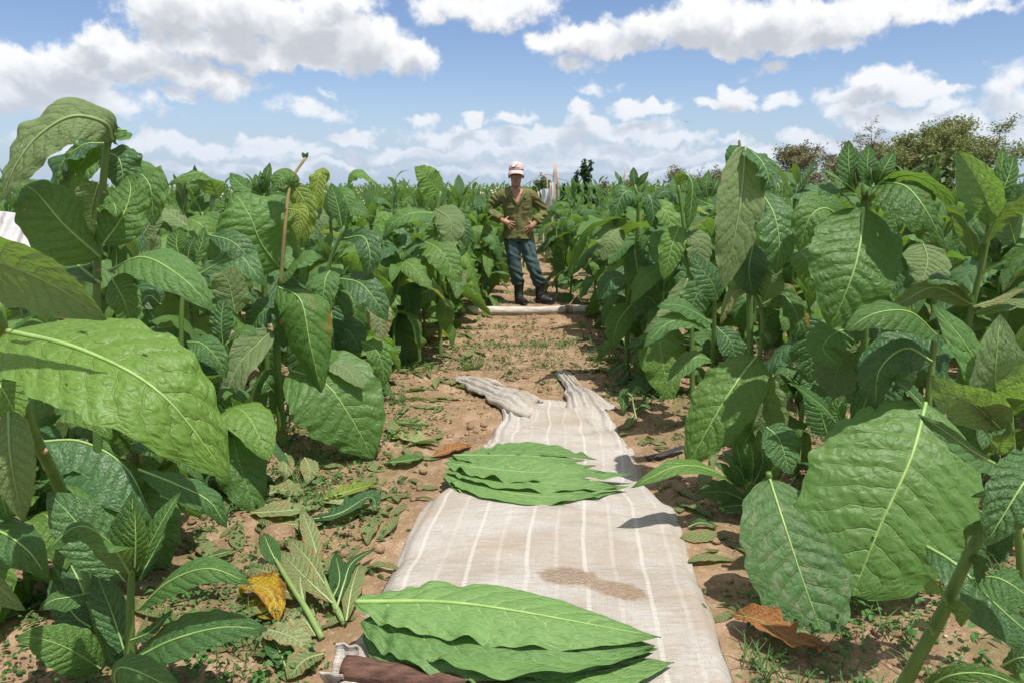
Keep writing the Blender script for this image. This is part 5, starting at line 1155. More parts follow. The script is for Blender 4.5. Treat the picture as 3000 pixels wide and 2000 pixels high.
# ================================================================== the man
MX, MY = float(P(1190, 698, 9.27)[0]), 9.27
MZ = float(gz(MX + .1, MY)) + .004
def loft_np(rings, n=24):
    """rings: (cx,cy,cz, rx, ry[, tilt vec]) horizontal ellipses, closed at the ends"""
    th = np.linspace(0, 2 * np.pi, n, endpoint=False); V = []; F = []
    for (x, y, z, rx, ry) in rings:
        e = 2.3; c_, s_ = np.cos(th), np.sin(th)
        V.append(np.stack([x + rx * np.sign(c_) * abs(c_)**(2 / e), y + ry * np.sign(s_) * abs(s_)**(2 / e), np.full(n, z)], 1))
    V = np.vstack(V); m_ = len(rings)
    for i in range(m_ - 1):
        for j in range(n):
            k = (j + 1) % n; F.append((i * n + j, i * n + k, (i + 1) * n + k, (i + 1) * n + j))
    for e, off in ((0, 0), (m_ - 1, (m_ - 1) * n)):
        V = np.vstack([V, np.array(rings[e][:3])[None]]); ci = len(V) - 1
        for j in range(0, n, 2):
            a, b, d = off + j, off + (j + 1) % n, off + (j + 2) % n
            F.append((ci, a, b, d) if e else (ci, d, b, a))
    return V, np.array(F)
def sm_loft(rings, n=24, k=5):
    r_ = np.array(rings, float); t = np.arange(len(r_)); tt = np.linspace(0, len(r_) - 1, (len(r_) - 1) * k + 1)
    return loft_np([[np.interp(q, t, r_[:, i]) for i in range(5)] for q in tt], n)
def ball(c, r, n=14):
    th = np.linspace(-np.pi / 2 * .97, np.pi / 2 * .97, n)
    return loft_np([(c[0], c[1], c[2] + r[2] * math.sin(a), max(.001, r[0] * math.cos(a)), max(.001, r[1] * math.cos(a))) for a in th], 16)
def limb(pts, rad, n=30, sides=16):
    c = curve_pts(pts, n); r = np.interp(np.linspace(0, 1, n + 1), np.linspace(0, 1, len(rad)), rad); return tube_np(c, r, sides)
def remesh(parts, vox, smooth=4, name='body'):
    g = Geo()
    for V, F in parts: g.add(V, F)
    me = g.mesh(name); o = bpy.data.objects.new('tmp', me); COL.objects.link(o)
    md = o.modifiers.new('r', 'REMESH'); md.mode = 'VOXEL'; md.voxel_size = vox
    if smooth: s_ = o.modifiers.new('s', 'SMOOTH'); s_.iterations = smooth; s_.factor = .5
    dg = bpy.context.evaluated_depsgraph_get(); dg.update()
    res = bpy.data.meshes.new_from_object(o.evaluated_get(dg)); bpy.data.objects.remove(o); res.name = name
    for p_ in res.polygons: p_.use_smooth = True
    return res
def wrinkle(me, f):
    n = len(me.vertices); co = np.empty(n * 3); me.vertices.foreach_get('co', co); co = co.reshape(-1, 3)
    no = np.empty(n * 3); me.vertices.foreach_get('normal', no); no = no.reshape(-1, 3)
    d = np.array([f(Vector(c)) for c in co]); me.vertices.foreach_set('co', (co + no * d[:, None]).ravel()); me.update()

man = empty('person', (MX, MY, MZ), 'man in a pink cap, olive shirt, blue trousers and black boots, hands on hips', 'person')
SKIN = simple('tanned_skin', (.33, .170, .112), (.42, .23, .155), 30, .55, .35, bstr=.15, bdist=.002)
m, T = new_mat('olive_shirt_cloth')
t = T.n('ShaderNodeTexCoord'); p = t.outputs['Object']
c = T.mix(T.ss(T.noise(p, 6, 5, .6), .35, .65), (.110, .108, .038), (.160, .155, .060)); c = T.mix(T.ss(T.noise(p, 14, 4, .6), .55, .75, 0, .6), c, (.20, .175, .085))
out(T, principled(T, c, .85, .15, bump(T, T.m('ADD', T.noise(T.v('MULTIPLY', p, (1, 1, 1.6)), 22, 4, .6), T.m('MULTIPLY', T.noise(p, 300, 2), .2)), .7, .012))); OLIVE = m
m, T = new_mat('blue_trouser_cloth')
t = T.n('ShaderNodeTexCoord'); p = t.outputs['Object']
c = T.mix(T.ss(T.noise(p, 5, 5, .6), .35, .65), (.046, .080, .082), (.075, .120, .124)); c = T.mix(T.ss(T.noise(T.v('MULTIPLY', p, (1, 1, .5)), 9, 4, .6), .52, .75, 0, .55), c, (.11, .11, .10))
out(T, principled(T, c, .85, .15, bump(T, T.noise(T.v('MULTIPLY', p, (1, 1, .8)), 16, 4, .6), .7, .014))); BLUE = m
m, T = new_mat('black_rubber_boot')
t = T.n('ShaderNodeTexCoord'); p = t.outputs['Object']; gx_, gy_, gz_ = T.sep(p)
c = T.mix(T.m('MULTIPLY', T.ss(T.noise(p, 26, 5, .7), .50, .78), .40), (.014, .015, .017), (.13, .11, .085))
out(T, principled(T, c, T.ss(T.noise(p, 20, 4), .3, .7, .32, .7), .5, bump(T, T.noise(p, 18, 3), .3, .008))); BOOT = m
PINK = simple('faded_pink_cap_cloth', (.56, .36, .35), (.66, .48, .46), 16, .85, .15, bstr=.3, bdist=.004)

# --- body: head, neck, chest, arms and hands are one surface
HC = np.array([-.025, -.055, 1.530])           # head centre; the man looks slightly down to the left of the picture
HS = 1.07
def hc(V): return HC + [0, 0, .004] + (np.asarray(V) - HC) * [1.02, 1.04, 1.06]
def hs(V): return HC + (np.asarray(V) - HC) * HS
parts = []
parts.append(ball(HC + [0, .012, .03], (.074, .092, .098), 20))
parts.append(sm_loft([(HC[0] - .004, HC[1] - .046, HC[2] - .128, .026, .024), (HC[0] - .004, HC[1] - .040, HC[2] - .112, .038, .044), (HC[0] - .003, HC[1] - .028, HC[2] - .075, .053, .060), (HC[0], HC[1] - .016, HC[2] - .03, .063, .072), (HC[0], HC[1] - .01, HC[2] + .02, .068, .078)], 22))
parts.append(limb([HC + [-.006, -.086, .018], HC + [-.009, -.103, -.018], HC + [-.008, -.094, -.040]], [.010, .0155, .013], 8, 10))       # nose
parts.append(limb([HC + [-.045, -.072, .022], HC + [-.006, -.088, .026], HC + [.036, -.074, .022]], [.010, .012, .010], 8, 8))        # brow
parts.append(limb([HC + [-.026, -.070, -.078], HC + [-.006, -.082, -.077], HC + [.016, -.071, -.078]], [.006, .008, .006], 8, 8))      # lips
parts.append(limb([HC + [-.024, -.068, -.063], HC + [-.006, -.080, -.062], HC + [.014, -.070, -.063]], [.006, .0075, .006], 8, 8))
parts.append(ball(HC + [-.042, -.062, -.028], (.018, .016, .018))); parts.append(ball(HC + [.034, -.062, -.028], (.018, .016, .018)))
for s in (-1, 1): parts.append(ball(HC + [s * .078, .012, -.008], (.012, .022, .034)))
parts = [(hs(V_), F_) for V_, F_ in parts]
parts.append(limb([(-.035, .005, 1.30), (-.03, -.005, 1.40), HC + [0, .01, -.06]], [.075, .056, .054], 12))
parts.append(sm_loft([(-.0, 0, .92, .14, .09), (-.005, 0, 1.08, .14, .095), (-.015, -.005, 1.22, .165, .105), (-.025, 0, 1.31, .165, .085), (-.03, .005, 1.37, .09, .06)]))
ARM_L = [(-.190, .005, 1.295), (-.395, .05, 1.125), (-.185, -.118, 1.005)]    # picture left
ARM_R = [(.145, .005, 1.295), (.315, .06, 1.105), (.195, -.100, .975)]
for A_ in (ARM_L, ARM_R): parts.append(limb([A_[0], A_[1]], [.048, .042, .038], 14)); parts.append(limb([A_[1], A_[2]], [.038, .034, .027], 14))
def hand(w, fd, up, s, thumb):
    """w wrist, fd finger direction, up knuckle spread direction"""
    w = np.array(w); fd = unit(fd); up = unit(np.array(up) - fd * np.dot(up, fd)); nn = np.cross(fd, up); q = []
    q.append(limb([w, w + fd * .045, w + fd * .085], [.027, .036, .033], 8, 12))
    L = [.066, .078, .074, .058]
    for i in range(4):
        b = w + fd * .082 + up * (.030 - .020 * i); d = unit(fd + up * (.34 - .22 * i)); cv = np.array([0, .10, 0]) * s
        q.append(limb([b, b + d * L[i] * .45, b + d * L[i] * .75 + cv * .06, b + d * L[i] + cv * .16], [.0105, .0098, .0092, .0076], 10, 8))
    b = w + fd * .022 + up * .022; q.append(limb([b, b + up * .03 + fd * .012 + np.array([0, .012, 0]), b + up * .052 + fd * thumb + np.array([0, .022, 0])], [.013, .0115, .009], 9, 8))
    return q
parts += hand(ARM_L[2], (.80, -.12, -.42), (.35, 0, .85), .8, .020)
parts += hand(ARM_R[2], (-.62, -.14, -.66), (-.60, 0, .62), .8, .024)
body = remesh(parts, .0052, 3, 'body')
wrinkle(body, lambda c: .0012 * mnoise.noise(c * 30) if c.z > 1.4 else 0)
obj('body', body, SKIN, man)
# eyes oversized and dark, socket shade put into their colour; brows, mouth and hair
EYE = simple('shaded_eye', (.015, .011, .009), (.02, .015, .012), 5, .25, .5); LIP = simple('lip', (.12, .045, .035), (.14, .055, .04), 20, .5, .3); HAIR = simple('dark_hair', (.016, .013, .011), (.04, .035, .03), 60, .7, .3)
for s in (-1, 1):
    e = HC + [-.005 + s * .031, -.0745, .0035]; V, F = ball(e, (.017, .007, .0085), 8); obj('eye', np_mesh('eye', hs(V), F), EYE, man)
    V, F = limb([e + [-.016, -.006, .014], e + [0, -.0115, .019], e + [.016, -.006, .015]], [.004, .0065, .004], 8, 6); obj('eyebrow', np_mesh('eyebrow', hs(V), F), HAIR, man)
V, F = limb([HC + [-.026, -.0755, -.070], HC + [-.006, -.0885, -.0695], HC + [.015, -.0765, -.070]], [.004, .006, .004], 8, 6); obj('mouth', np_mesh('mouth', hs(V), F), LIP, man)
V, F = sm_loft([(HC[0], HC[1] + .03, HC[2] - .03, .070, .066), (HC[0], HC[1] + .030, HC[2] + .01, .0785, .078), (HC[0], HC[1] + .02, HC[2] + .05, .079, .094), (HC[0], HC[1] + .012, HC[2] + .10, .06, .075)]); obj('hair', np_mesh('hair', hs(V), F), HAIR, man)

# --- shirt
sp = [sm_loft([(0, .0, .775, .186, .128), (.0, 0, .80, .186, .128), (0, -.002, .90, .176, .122), (-.002, -.004, 1.0, .160, .118), (-.008, -.006, 1.12, .166, .122), (-.018, -.004, 1.24, .186, .126), (-.025, 0, 1.31, .190, .104), (-.028, .006, 1.365, .115, .082), (-.03, .008, 1.40, .082, .070)], 30)]
for A_ in (ARM_L, ARM_R):
    a, b, c_ = map(np.array, A_); e_ = c_ + (b - c_) * .10
    sp.append(limb([a + (0.075 * np.sign(-a[0]), 0, .004), a, (a + b) / 2, b], [.070, .072, .064, .058], 16)); sp.append(limb([b, (b + e_) / 2, e_], [.058, .052, .055], 14)); sp.append(ball(b, (.058, .058, .058)))
shirt = remesh(sp, .0085, 5, 'shirt')
def shirt_w(c):
    d = .007 * mnoise.noise(Vector((c.x * 9, c.y * 9, c.z * 15))) + .004 * mnoise.noise(Vector((c.x * 22 + 5, c.y * 22, c.z * 34)))
    arm = min(1, max(0, (abs(c.x + .02) - .20) / .05))
    d += arm * .007 * math.sin(c.z * 95 + c.x * 60 + 3 * mnoise.noise(c * 11))
    d += .006 * math.sin((c.x * 1.3 + c.z) * 34 + 2 * mnoise.noise(c * 7)) * max(0, 1 - abs(c.z - .98) / .2)
    return d
wrinkle(shirt, shirt_w)
bm = bmesh.new(); bm.from_mesh(shirt)
kill = []
for f in bm.faces:
    c = f.calc_center_median()
    if c.y < -.02 and c.z > 1.175 and abs(c.x + .004 + (c.z - 1.175) * .07) < (c.z - 1.175) * .40: kill.append(f)
    elif c.z > 1.372 and (c.x + .03)**2 + (c.y)**2 < .14**2: kill.append(f)
    elif c.z < .785: kill.append(f)
bmesh.ops.delete(bm, geom=kill, context='FACES'); bm.to_mesh(shirt); bm.free()
so = obj('shirt', shirt, OLIVE, man); md = so.modifiers.new('t', 'SOLIDIFY'); md.thickness = .004; md.offset = 1
bm = bmesh.new(); bm.from_mesh(shirt); bvh = BVHTree.FromBMesh(bm); bm.free()
def on_shirt(x, z, off=.006):
    h = bvh.ray_cast(Vector((x, -.6, z)), Vector((0, 1, 0)))[0]
    return np.array([x, (h.y if h else -.12) - off, z])
def patch(poly, name, mat, off=.006, n=8, bulge=.006):
    """quad patch (tl,tr,br,bl) laid on the shirt front"""
    tl, tr, br, bl = map(np.array, poly); V = []
    for i in range(n + 1):
        for j in range(n + 1):
            a = i / n; b = j / n; q = (tl * (1 - b) + tr * b) * (1 - a) + (bl * (1 - b) + br * b) * a
            V.append(on_shirt(q[0], q[1], off + bulge * math.sin(a * 3.14) * math.sin(b * 3.14)))
    o = obj(name, np_mesh(name, V, grid_faces(n, n)), mat, man); md = o.modifiers.new('t', 'SOLIDIFY'); md.thickness = .005; return o
patch([(-.150, 1.165), (-.050, 1.168), (-.050, 1.075), (-.146, 1.070)], 'chest_pocket', OLIVE, .005)
patch([(.055, 1.168), (.135, 1.165), (.132, 1.075), (.055, 1.075)], 'chest_pocket', OLIVE, .005)
patch([(-.152, 1.172), (-.048, 1.175), (-.050, 1.128), (-.150, 1.135)], 'pocket_flap', OLIVE, .013)
patch([(.053, 1.175), (.138, 1.172), (.134, 1.130), (.060, 1.126)], 'pocket_flap', OLIVE, .013)
patch([(-.022, 1.175), (.020, 1.175), (.028, .80), (-.018, .80)], 'button_placket', OLIVE, .007, n=14, bulge=.002)
BTN = simple('shirt_button', (.10, .09, .04), (.12, .10, .05), 20, .4, .4)
for z in (1.13, 1.04, .95, .87):
    c = on_shirt(.002, z, .013); V, F = ball(c, (.007, .003, .007), 6); obj('button', np_mesh('button', V, F), BTN, man)
# collar: two flaps standing away from the neck and folding outwards
for s in (-1, 1):
    V = []; n = 14
    for i in range(n + 1):
        a = i / n
        for j in range(7):
            b = j / 6
            ang_ = a * 2.5 + .15
            bx = -.03 + s * (.082 * math.sin(ang_)); by = .012 + .085 * math.cos(ang_); bz = 1.375 - .085 * a**1.6
            outx = s * (.052 * math.sin(ang_) + .045 * a); outy = .045 * math.cos(ang_) - .035 * a; dz = .032 * math.sin(b * 2.4) - .062 * b**1.4 * (.4 + .8 * a)
            V.append((bx + outx * b, by + outy * b, bz + dz + .01))
    o = obj('collar', np_mesh('collar', V, grid_faces(n, 6)), OLIVE, man); md = o.modifiers.new('t', 'SOLIDIFY'); md.thickness = .005
# lapels folded back along the open V
for s in (-1, 1):
    V = []; n = 12
    for i in range(n + 1):
        a = i / n; z = 1.18 + a * .15; xi = -.004 - (z - 1.175) * .07 + s * (z - 1.175) * .40
        for j in range(5):
            b = j / 4; x = xi + s * b * (.012 + .040 * a)
            q = on_shirt(x + s * .012, z, .010 + .012 * math.sin(b * 3)); q[0] = x; V.append(q)
    o = obj('lapel', np_mesh('lapel', V, grid_faces(n, 4)), OLIVE, man); md = o.modifiers.new('t', 'SOLIDIFY'); md.thickness = .004
# --- trousers
HL, KL, AL = (-.082, .0, .80), (-.050, -.035, .50), (.002, .0, .24)
HR, KR, AR = (.085, .0, .80), (.165, -.045, .50), (.262, .0, .235)
tp = [sm_loft([(0, 0, .955, .150, .105), (0, 0, .90, .160, .112), (.0, 0, .82, .172, .120), (.002, 0, .755, .165, .112)], 26)]
for h_, k_, a_ in ((HL, KL, AL), (HR, KR, AR)):
    tp.append(limb([h_, (np.array(h_) + k_) / 2, k_, (np.array(k_) * .5 + np.array(a_) * .5), a_], [.098, .092, .082, .082, .072], 26, 20))
tro = remesh(tp, .0085, 5, 'trousers')
def tro_w(c):
    d = .006 * mnoise.noise(Vector((c.x * 10, c.y * 10, c.z * 9)))
    w_ = max(0, 1 - abs(c.z - .33) / .14) + .6 * max(0, 1 - abs(c.z - .55) / .12) + .5 * max(0, 1 - abs(c.z - .78) / .1)
    d += .010 * w_ * math.sin(c.z * 82 + c.x * 45 + 3 * mnoise.noise(c * 8)) + .005 * math.sin(c.x * 70 + c.z * 22 + 4 * mnoise.noise(c * 6))
    return d
wrinkle(tro, tro_w); obj('trousers', tro, BLUE, man)
# --- rubber boots
def boot(an, d, top):
    an = np.array(an); d = unit(d); side = np.array([-d[1], d[0], 0]); q = []
    q.append(limb([(an[0], an[1], top), (an[0] + d[0] * -.004, an[1] + d[1] * -.004, .16), (an[0], an[1], .07)], [.066, .056, .052], 16, 18))
    heel = an * [1, 1, 0] - d * .045 + [0, 0, .045]; toe = an * [1, 1, 0] + d * .175 + [0, 0, .040]
    q.append(limb([heel, an * [1, 1, 0] + d * .04 + [0, 0, .055], an * [1, 1, 0] + d * .115 + [0, 0, .046], toe], [.042, .050, .047, .036], 16, 16))
    me = remesh(q, .007, 4, 'boot')
    co = [v.co for v in me.vertices]
    for v in me.vertices:
        if v.co.z < .012: v.co.z = .012
    wrinkle(me, lambda c: .003 * math.sin(c.z * 70 + 2 * mnoise.noise(c * 12)) * max(0, 1 - abs(c.z - .13) / .06))
    bo = obj('boot', me, BOOT, man)
    # sole, wider than the upper
    n = 22; th = np.linspace(0, 2 * np.pi, n, endpoint=False); R_ = []
    for z, g_ in ((0, 1.0), (.014, 1.04), (.022, 1.0)):
        l = .128 * np.cos(th) + .062; w_ = (.045 + .008 * np.cos(th - .2)) * np.sin(th) * g_
        R_.append(np.array([an[0], an[1], z]) + l[:, None] * g_ * d + w_[:, None] * side)
    V = np.vstack(R_); F = [(i * n + j, i * n + (j + 1) % n, (i + 1) * n + (j + 1) % n, (i + 1) * n + j) for i in range(2) for j in range(n)]
    V = np.vstack([V, V[:n].mean(0)]); F += [(len(V) - 1, (j + 2) % n, (j + 1) % n, j) for j in range(0, n, 2)]
    obj('sole', np_mesh('sole', V, F), BOOT, bo)
    V, F = tube_np(np.array([[an[0], an[1], top - .012], [an[0], an[1], top + .002]]), .0685, 22, cap=False); obj('boot_rim', np_mesh('boot_rim', V, F), BOOT, bo)
boot((.010, .0, 0), (.42, -.9, 0), .275); boot((.268, .0, 0), (.88, -.5, 0), .27)
# --- cap
cc = HC + [0, .008, .056]; V = []; n, mm = 28, 10
for i in range(mm + 1):
    e = i / mm * math.pi / 2 * .98; bul = 1 + .04 * math.sin(e * 2)
    for j in range(n):
        a = 2 * math.pi * j / n
        V.append(cc + np.array([.086 * math.cos(a) * math.cos(e) * bul, .104 * math.sin(a) * math.cos(e) * bul, .098 * math.sin(e)**.85 - .012]))
F = [(i * n + j, i * n + (j + 1) % n, (i + 1) * n + (j + 1) % n, (i + 1) * n + j) for i in range(mm) for j in range(n)]
V.append(cc + [0, 0, .087]); F += [(mm * n + j, mm * n + (j + 1) % n, mm * n + (j + 2) % n, len(V) - 1) for j in range(0, n, 2)]
cap = obj('cap', np_mesh('cap', hc(V), F), PINK, man); md = cap.modifiers.new('t', 'SOLIDIFY'); md.thickness = .004
V = []; n = 20
for i in range(n + 1):
    a = -math.pi / 2 + (i / n - .5) * 2.3
    for j in range(6):
        b = j / 5; r = 1 + b * (.70 * math.cos((i / n - .5) * 2.3)**.8)
        V.append(cc + np.array([.086 * math.cos(a) * (1 + .12 * b), .103 * math.sin(a) * r, -.014 - .034 * b - .030 * (2 * (i / n - .5))**2 * (.2 + b * .8)]))
o = obj('visor', np_mesh('visor', hc(V), grid_faces(n, 5)), PINK, cap); md = o.modifiers.new('t', 'SOLIDIFY'); md.thickness = .005
# emblem: dark-edged pale leaf shape over a short curved line of stitched marks
DK = simple('emblem_outline', (.06, .035, .05), (.08, .05, .06), 20, .8, .1); PL = simple('emblem_pale', (.70, .66, .45), (.75, .72, .6), 20, .8, .1)
def on_cap(u, w, off):
    """u across, w up on the cap front"""
    a = -math.pi / 2 + u; e = w; bul = 1 + .04 * math.sin(e * 2)
    q = np.array([.086 * math.cos(a) * math.cos(e) * bul, .104 * math.sin(a) * math.cos(e) * bul, .098 * math.sin(e)**.85 - .012]); return cc + q + unit(q) * off
def em(outline, name, mat, off):
    c = np.mean(outline, 0); V = [on_cap(c[0], c[1], off)] + [on_cap(x, y, off) for x, y in outline]; k = len(outline)
    F = [(0, 1 + j, 1 + (j + 1) % k, 1 + (j + 2) % k) for j in range(0, k, 2)]; obj(name, np_mesh(name, hc(V), F, smooth=False), mat, cap)
s_ = np.linspace(0, 2 * np.pi, 24, endpoint=False)
lf = np.stack([-.10 + .46 * np.cos(s_), .62 + .20 * np.sin(s_) * (1 - .5 * np.cos(s_ + .3)) + .22 * np.cos(s_)], 1)
em([(-.10 + (x + .10) * 1.22, .62 + (y - .62) * 1.3) for x, y in lf], 'emblem_outline', DK, .006); em(list(map(tuple, lf)), 'emblem', PL, .008)
for k in range(5):
    u0_ = -.36 + k * .16; em([(u0_, .20), (u0_ + .05, .16), (u0_ + .10, .20), (u0_ + .09, .30), (u0_ + .05, .27), (u0_ + .01, .30)], 'stitched_mark', DK, .006)
# ================================================================== trees and bushes beyond the field
def tree(name, px, top, Y, wpx, label, cat, leafmat, barkm, seed, leaves=5000, leaf=(.16, .05), flat=1.0, trunks=2, dens=1.0, group=None, levels=4, basepx=None):
    rr = random.Random(seed); r_ = np.random.default_rng(seed)
    b = P(px, 427, Y); base = np.array([b[0], Y, 0.0]); Htop = P(px, top, Y)[2]; Wd = wpx * Y / FPX
    root = empty(name, tuple(base), label, cat, group)
    g = Geo(); tips = []
    def grow(p0, d, L, r, lev):
        n = 6; pts = [p0]; dd = d.copy()
        for k in range(n):
            dd = unit(dd + r_.normal(0, .16, 3) + np.array([0, 0, .05 if lev < 2 else -.02])); pts.append(pts[-1] + dd * L / n)
        g.add(*tube_np(np.array(pts), np.linspace(r, r * .55, n + 1), 5 if lev else 7, cap=False))
        if lev >= levels: tips.extend(pts[2:]); return
        if lev >= 2: tips.extend(pts[3:])
        for k in range(rr.choice([2, 3, 3])):
            a = rr.uniform(0, 6.28); sp_ = rr.uniform(.5, .95); q = unit(np.cross(dd, [math.cos(a), math.sin(a), .3]))
            grow(pts[-1 - (k % 2)], unit(dd * (1 - .35 * sp_) + q * sp_ + np.array([math.cos(a) * .3, math.sin(a) * .3, 0])), L * rr.uniform(.6, .82), r * .58, lev + 1)
    for k in range(trunks):
        a = rr.uniform(0, 6.28); grow(np.array([math.cos(a) * .15, math.sin(a) * .15, 0]), unit([math.cos(a) * .35, math.sin(a) * .35, 1]), Htop * .36, .022 * Htop + .02, 0)
    tips = np.array(tips)
    # fit the skeleton to the crown seen in the picture
    ext = np.percentile(np.abs(tips[:, 0]), 97); sx = (Wd / 2) / max(.1, ext); sz = Htop / np.percentile(tips[:, 2], 99.5)
    S_ = np.array([sx, sx, sz])
    for i in range(len(g.V)): g.V[i] = g.V[i] * S_
    tips = tips * S_
    obj('trunk', g.mesh('trunk'), M[barkm], root)
    # crown: leaflet sprays round the twigs
    n = leaves; c = tips[r_.integers(0, len(tips), n)] + r_.normal(0, 1, (n, 3)) * np.array([.16, .16, .09 * flat]) * (Wd / 3.5) * dens
    c[:, 2] = np.maximum(c[:, 2], .25 * Htop * (.4 + .6 * r_.random(n)))
    a = r_.uniform(0, 6.28, n); el_ = r_.normal(0, .5, n); l = leaf[0] * r_.uniform(.6, 1.3, n); w_ = leaf[1] * r_.uniform(.7, 1.3, n)
    d = np.stack([np.cos(a) * np.cos(el_), np.sin(a) * np.cos(el_), np.sin(el_)], 1); s = unit(np.cross(d, r_.normal(0, 1, (n, 3))))
    V = np.stack([c - d * l[:, None] / 2, c + s * w_[:, None] / 2, c + d * l[:, None] / 2, c - s * w_[:, None] / 2], 1).reshape(-1, 3)
    F = np.arange(4 * n).reshape(-1, 4); uv = np.tile([[0, .5], [.5, 1], [1, .5], [.5, 0]], (n, 1))
    obj('crown', np_mesh('crown', V, F, uv, smooth=False), M[leafmat], root)
    return root
def fol(name, c1, c2, tr, sc=1.3):
    m, T = new_mat(name); t = T.n('ShaderNodeTexCoord'); p = t.outputs['Object']
    col = T.mix(T.ss(T.noise(p, sc, 4, .6), .35, .65), c1, c2); col = T.mix(T.ss(T.noise(p, sc * 14, 3, .6), .5, .75, 0, .6), col, tuple(min(1, c * 1.7) for c in c2))
    b = principled(T, col, .6, .3); tn = T.n('ShaderNodeBsdfTranslucent'); T.put(tn.inputs[0], tr); ms = T.n('ShaderNodeMixShader'); ms.inputs[0].default_value = .25
    T.put(ms.inputs[1], b); T.put(ms.inputs[2], tn.outputs[0]); out(T, ms.outputs[0]); M[name] = m
fol('scrub_foliage', (.16, .155, .075), (.25, .235, .115), (.2, .18, .06)); fol('olive_foliage', (.15, .180, .060), (.26, .285, .10), (.22, .24, .05))
fol('citrus_foliage', (.018, .048, .018), (.035, .085, .026), (.06, .14, .02), 5.0); fol('bush_foliage', (.08, .12, .045), (.16, .20, .07), (.15, .2, .04), 4.0)
M['grey_bark'] = simple('grey_twig_bark', (.20, .155, .12), (.30, .24, .19), 12, .9, .1)
tree('scrub_tree', 1832, 334, 46, 142, 'low rounded scrub tree with thin brownish foliage', 'tree', 'scrub_foliage', 'grey_bark', 3, 9000, (.19, .06), trunks=4)
tree('acacia_tree', 1985, 292, 44, 150, 'sparse twiggy tree left of the large olive tree group', 'tree', 'scrub_foliage', 'grey_bark', 5, 4500, (.19, .05), trunks=3)
tree('acacia_tree', 2090, 302, 42, 190, 'dense flat topped olive tree in the middle of the tree group', 'tree', 'olive_foliage', 'grey_bark', 8, 20000, (.16, .065), trunks=3)
tree('acacia_tree', 2205, 274, 41, 230, 'tallest spreading olive tree at the right of the tree group', 'tree', 'olive_foliage', 'grey_bark', 12, 22000, (.16, .065), trunks=3)
tree('citrus_tree', 1341, 374, 24, 58, 'small dark green dense citrus tree standing above the crop', 'tree', 'citrus_foliage', 'grey_bark', 15, 4200, (.10, .055), trunks=3, dens=1.0)
tree('bush', 1255, 408, 27, 60, 'rounded green bush behind the leaning poles', 'bush', 'bush_foliage', 'grey_bark', 17, 3000, (.11, .05), trunks=4)
tree('bush', 1292, 425, 26, 26, 'narrow dark bush right of the leaning poles', 'bush', 'citrus_foliage', 'grey_bark', 18, 1500, (.09, .05), trunks=3)
tree('bush', 1390, 412, 36, 46, 'brownish bush just right of the dark citrus tree', 'bush', 'scrub_foliage', 'grey_bark', 19, 1500, (.12, .05), trunks=4)
tree('bush', 1440, 404, 38, 50, 'second brownish bush right of the dark citrus tree', 'bush', 'scrub_foliage', 'grey_bark', 23, 1500, (.12, .05), trunks=4)
tree('bush', 1560, 384, 40, 110, 'pale thin bush rising over the right hand rows', 'bush', 'scrub_foliage', 'grey_bark', 20, 2200, (.14, .05), trunks=4)
tree('bush', 1640, 388, 40, 80, 'pale bush left of the cut plant stump', 'bush', 'olive_foliage', 'grey_bark', 22, 1600, (.14, .05), trunks=4)
tree('bush', 2135, 352, 9.0, 90, 'leafy green bush behind the crown of pointed shoots', 'bush', 'bush_foliage', 'stem', 24, 1800, (.085, .045), trunks=4)

# ================================================================== leaning poles with white netting, behind the man
M['polewood'] = simple('weathered_pole', (.36, .27, .20), (.50, .41, .33), 9, .85, .15, stretch=(1, 1, .2))
def pole_thing(a, b, Y, r, label):
    p0, p1 = P(*a, Y), P(*b, Y + .1); p0[2] = 0; d = np.array(p1) - p0
    c = curve_pts([p0, p0 + d * .5 + [.01, 0, 0], p1], 10); V, F = tube_np(c, np.linspace(r, r * .7, 11), 8)
    o = obj('pole', np_mesh('pole', V - c[0], F), M['polewood']); o.location = c[0]; tag(o, label, 'pole', 'thin poles behind the man')
pole_thing((1258, 520), (1276, 378), 15.0, .045, 'tallest leaning weathered pole behind the man')
pole_thing((1262, 520), (1256, 398), 15.2, .022, 'thin dark pole leaning left behind the man')
pole_thing((1284, 520), (1281, 400), 15.1, .032, 'straight orange brown pole right of the netting')
pole_thing((1266, 520), (1264, 420), 14.9, .020, 'short thin pole between the tall leaning pole and the dark one')
pole_thing((1252, 520), (1236, 440), 14.8, .022, 'forked pale stick left of the netting')
pole_thing((1420, 520), (1436, 382), 16.0, .020, 'single stick leaning right above the right hand rows')
n = 22; V = []
for i in range(n + 1):
    for j in range(n + 1):
        a, b = i / n, j / n
        q = P(1240 + 34 * b + 4 * math.sin(a * 5), 438 - 14 * b * (1 - a) * (1 + .6 * math.sin(b * 9)) + 60 * a, 15.05 + .08 * math.sin(b * 14 + a * 3)); V.append(q)
m, T = new_mat('white_netting'); t = T.n('ShaderNodeTexCoord')
pb = principled(T, (.72, .74, .78), .7, .2); tr_ = T.n('ShaderNodeBsdfTransparent'); ms = T.n('ShaderNodeMixShader'); ms.inputs[0].default_value = .25; T.put(ms.inputs[1], pb); T.put(ms.inputs[2], tr_.outputs[0]); out(T, ms.outputs[0]); M['net'] = m
o = obj('netting', np_mesh('netting', V, grid_faces(n, n)), M['net']); tag(o, 'torn white netting hung on the poles behind the man', 'netting')
V, F = tube_np(curve_pts([P(1196, 432, 15), P(1228, 412, 15), P(1257, 401, 15.2), P(1276, 408, 15.1), P(1330, 424, 15.2)], 30), .006, 4); o = obj('wire', np_mesh('wire', V, F), M['grey_bark']); tag(o, 'thin wire strung between the poles behind the man', 'wire')

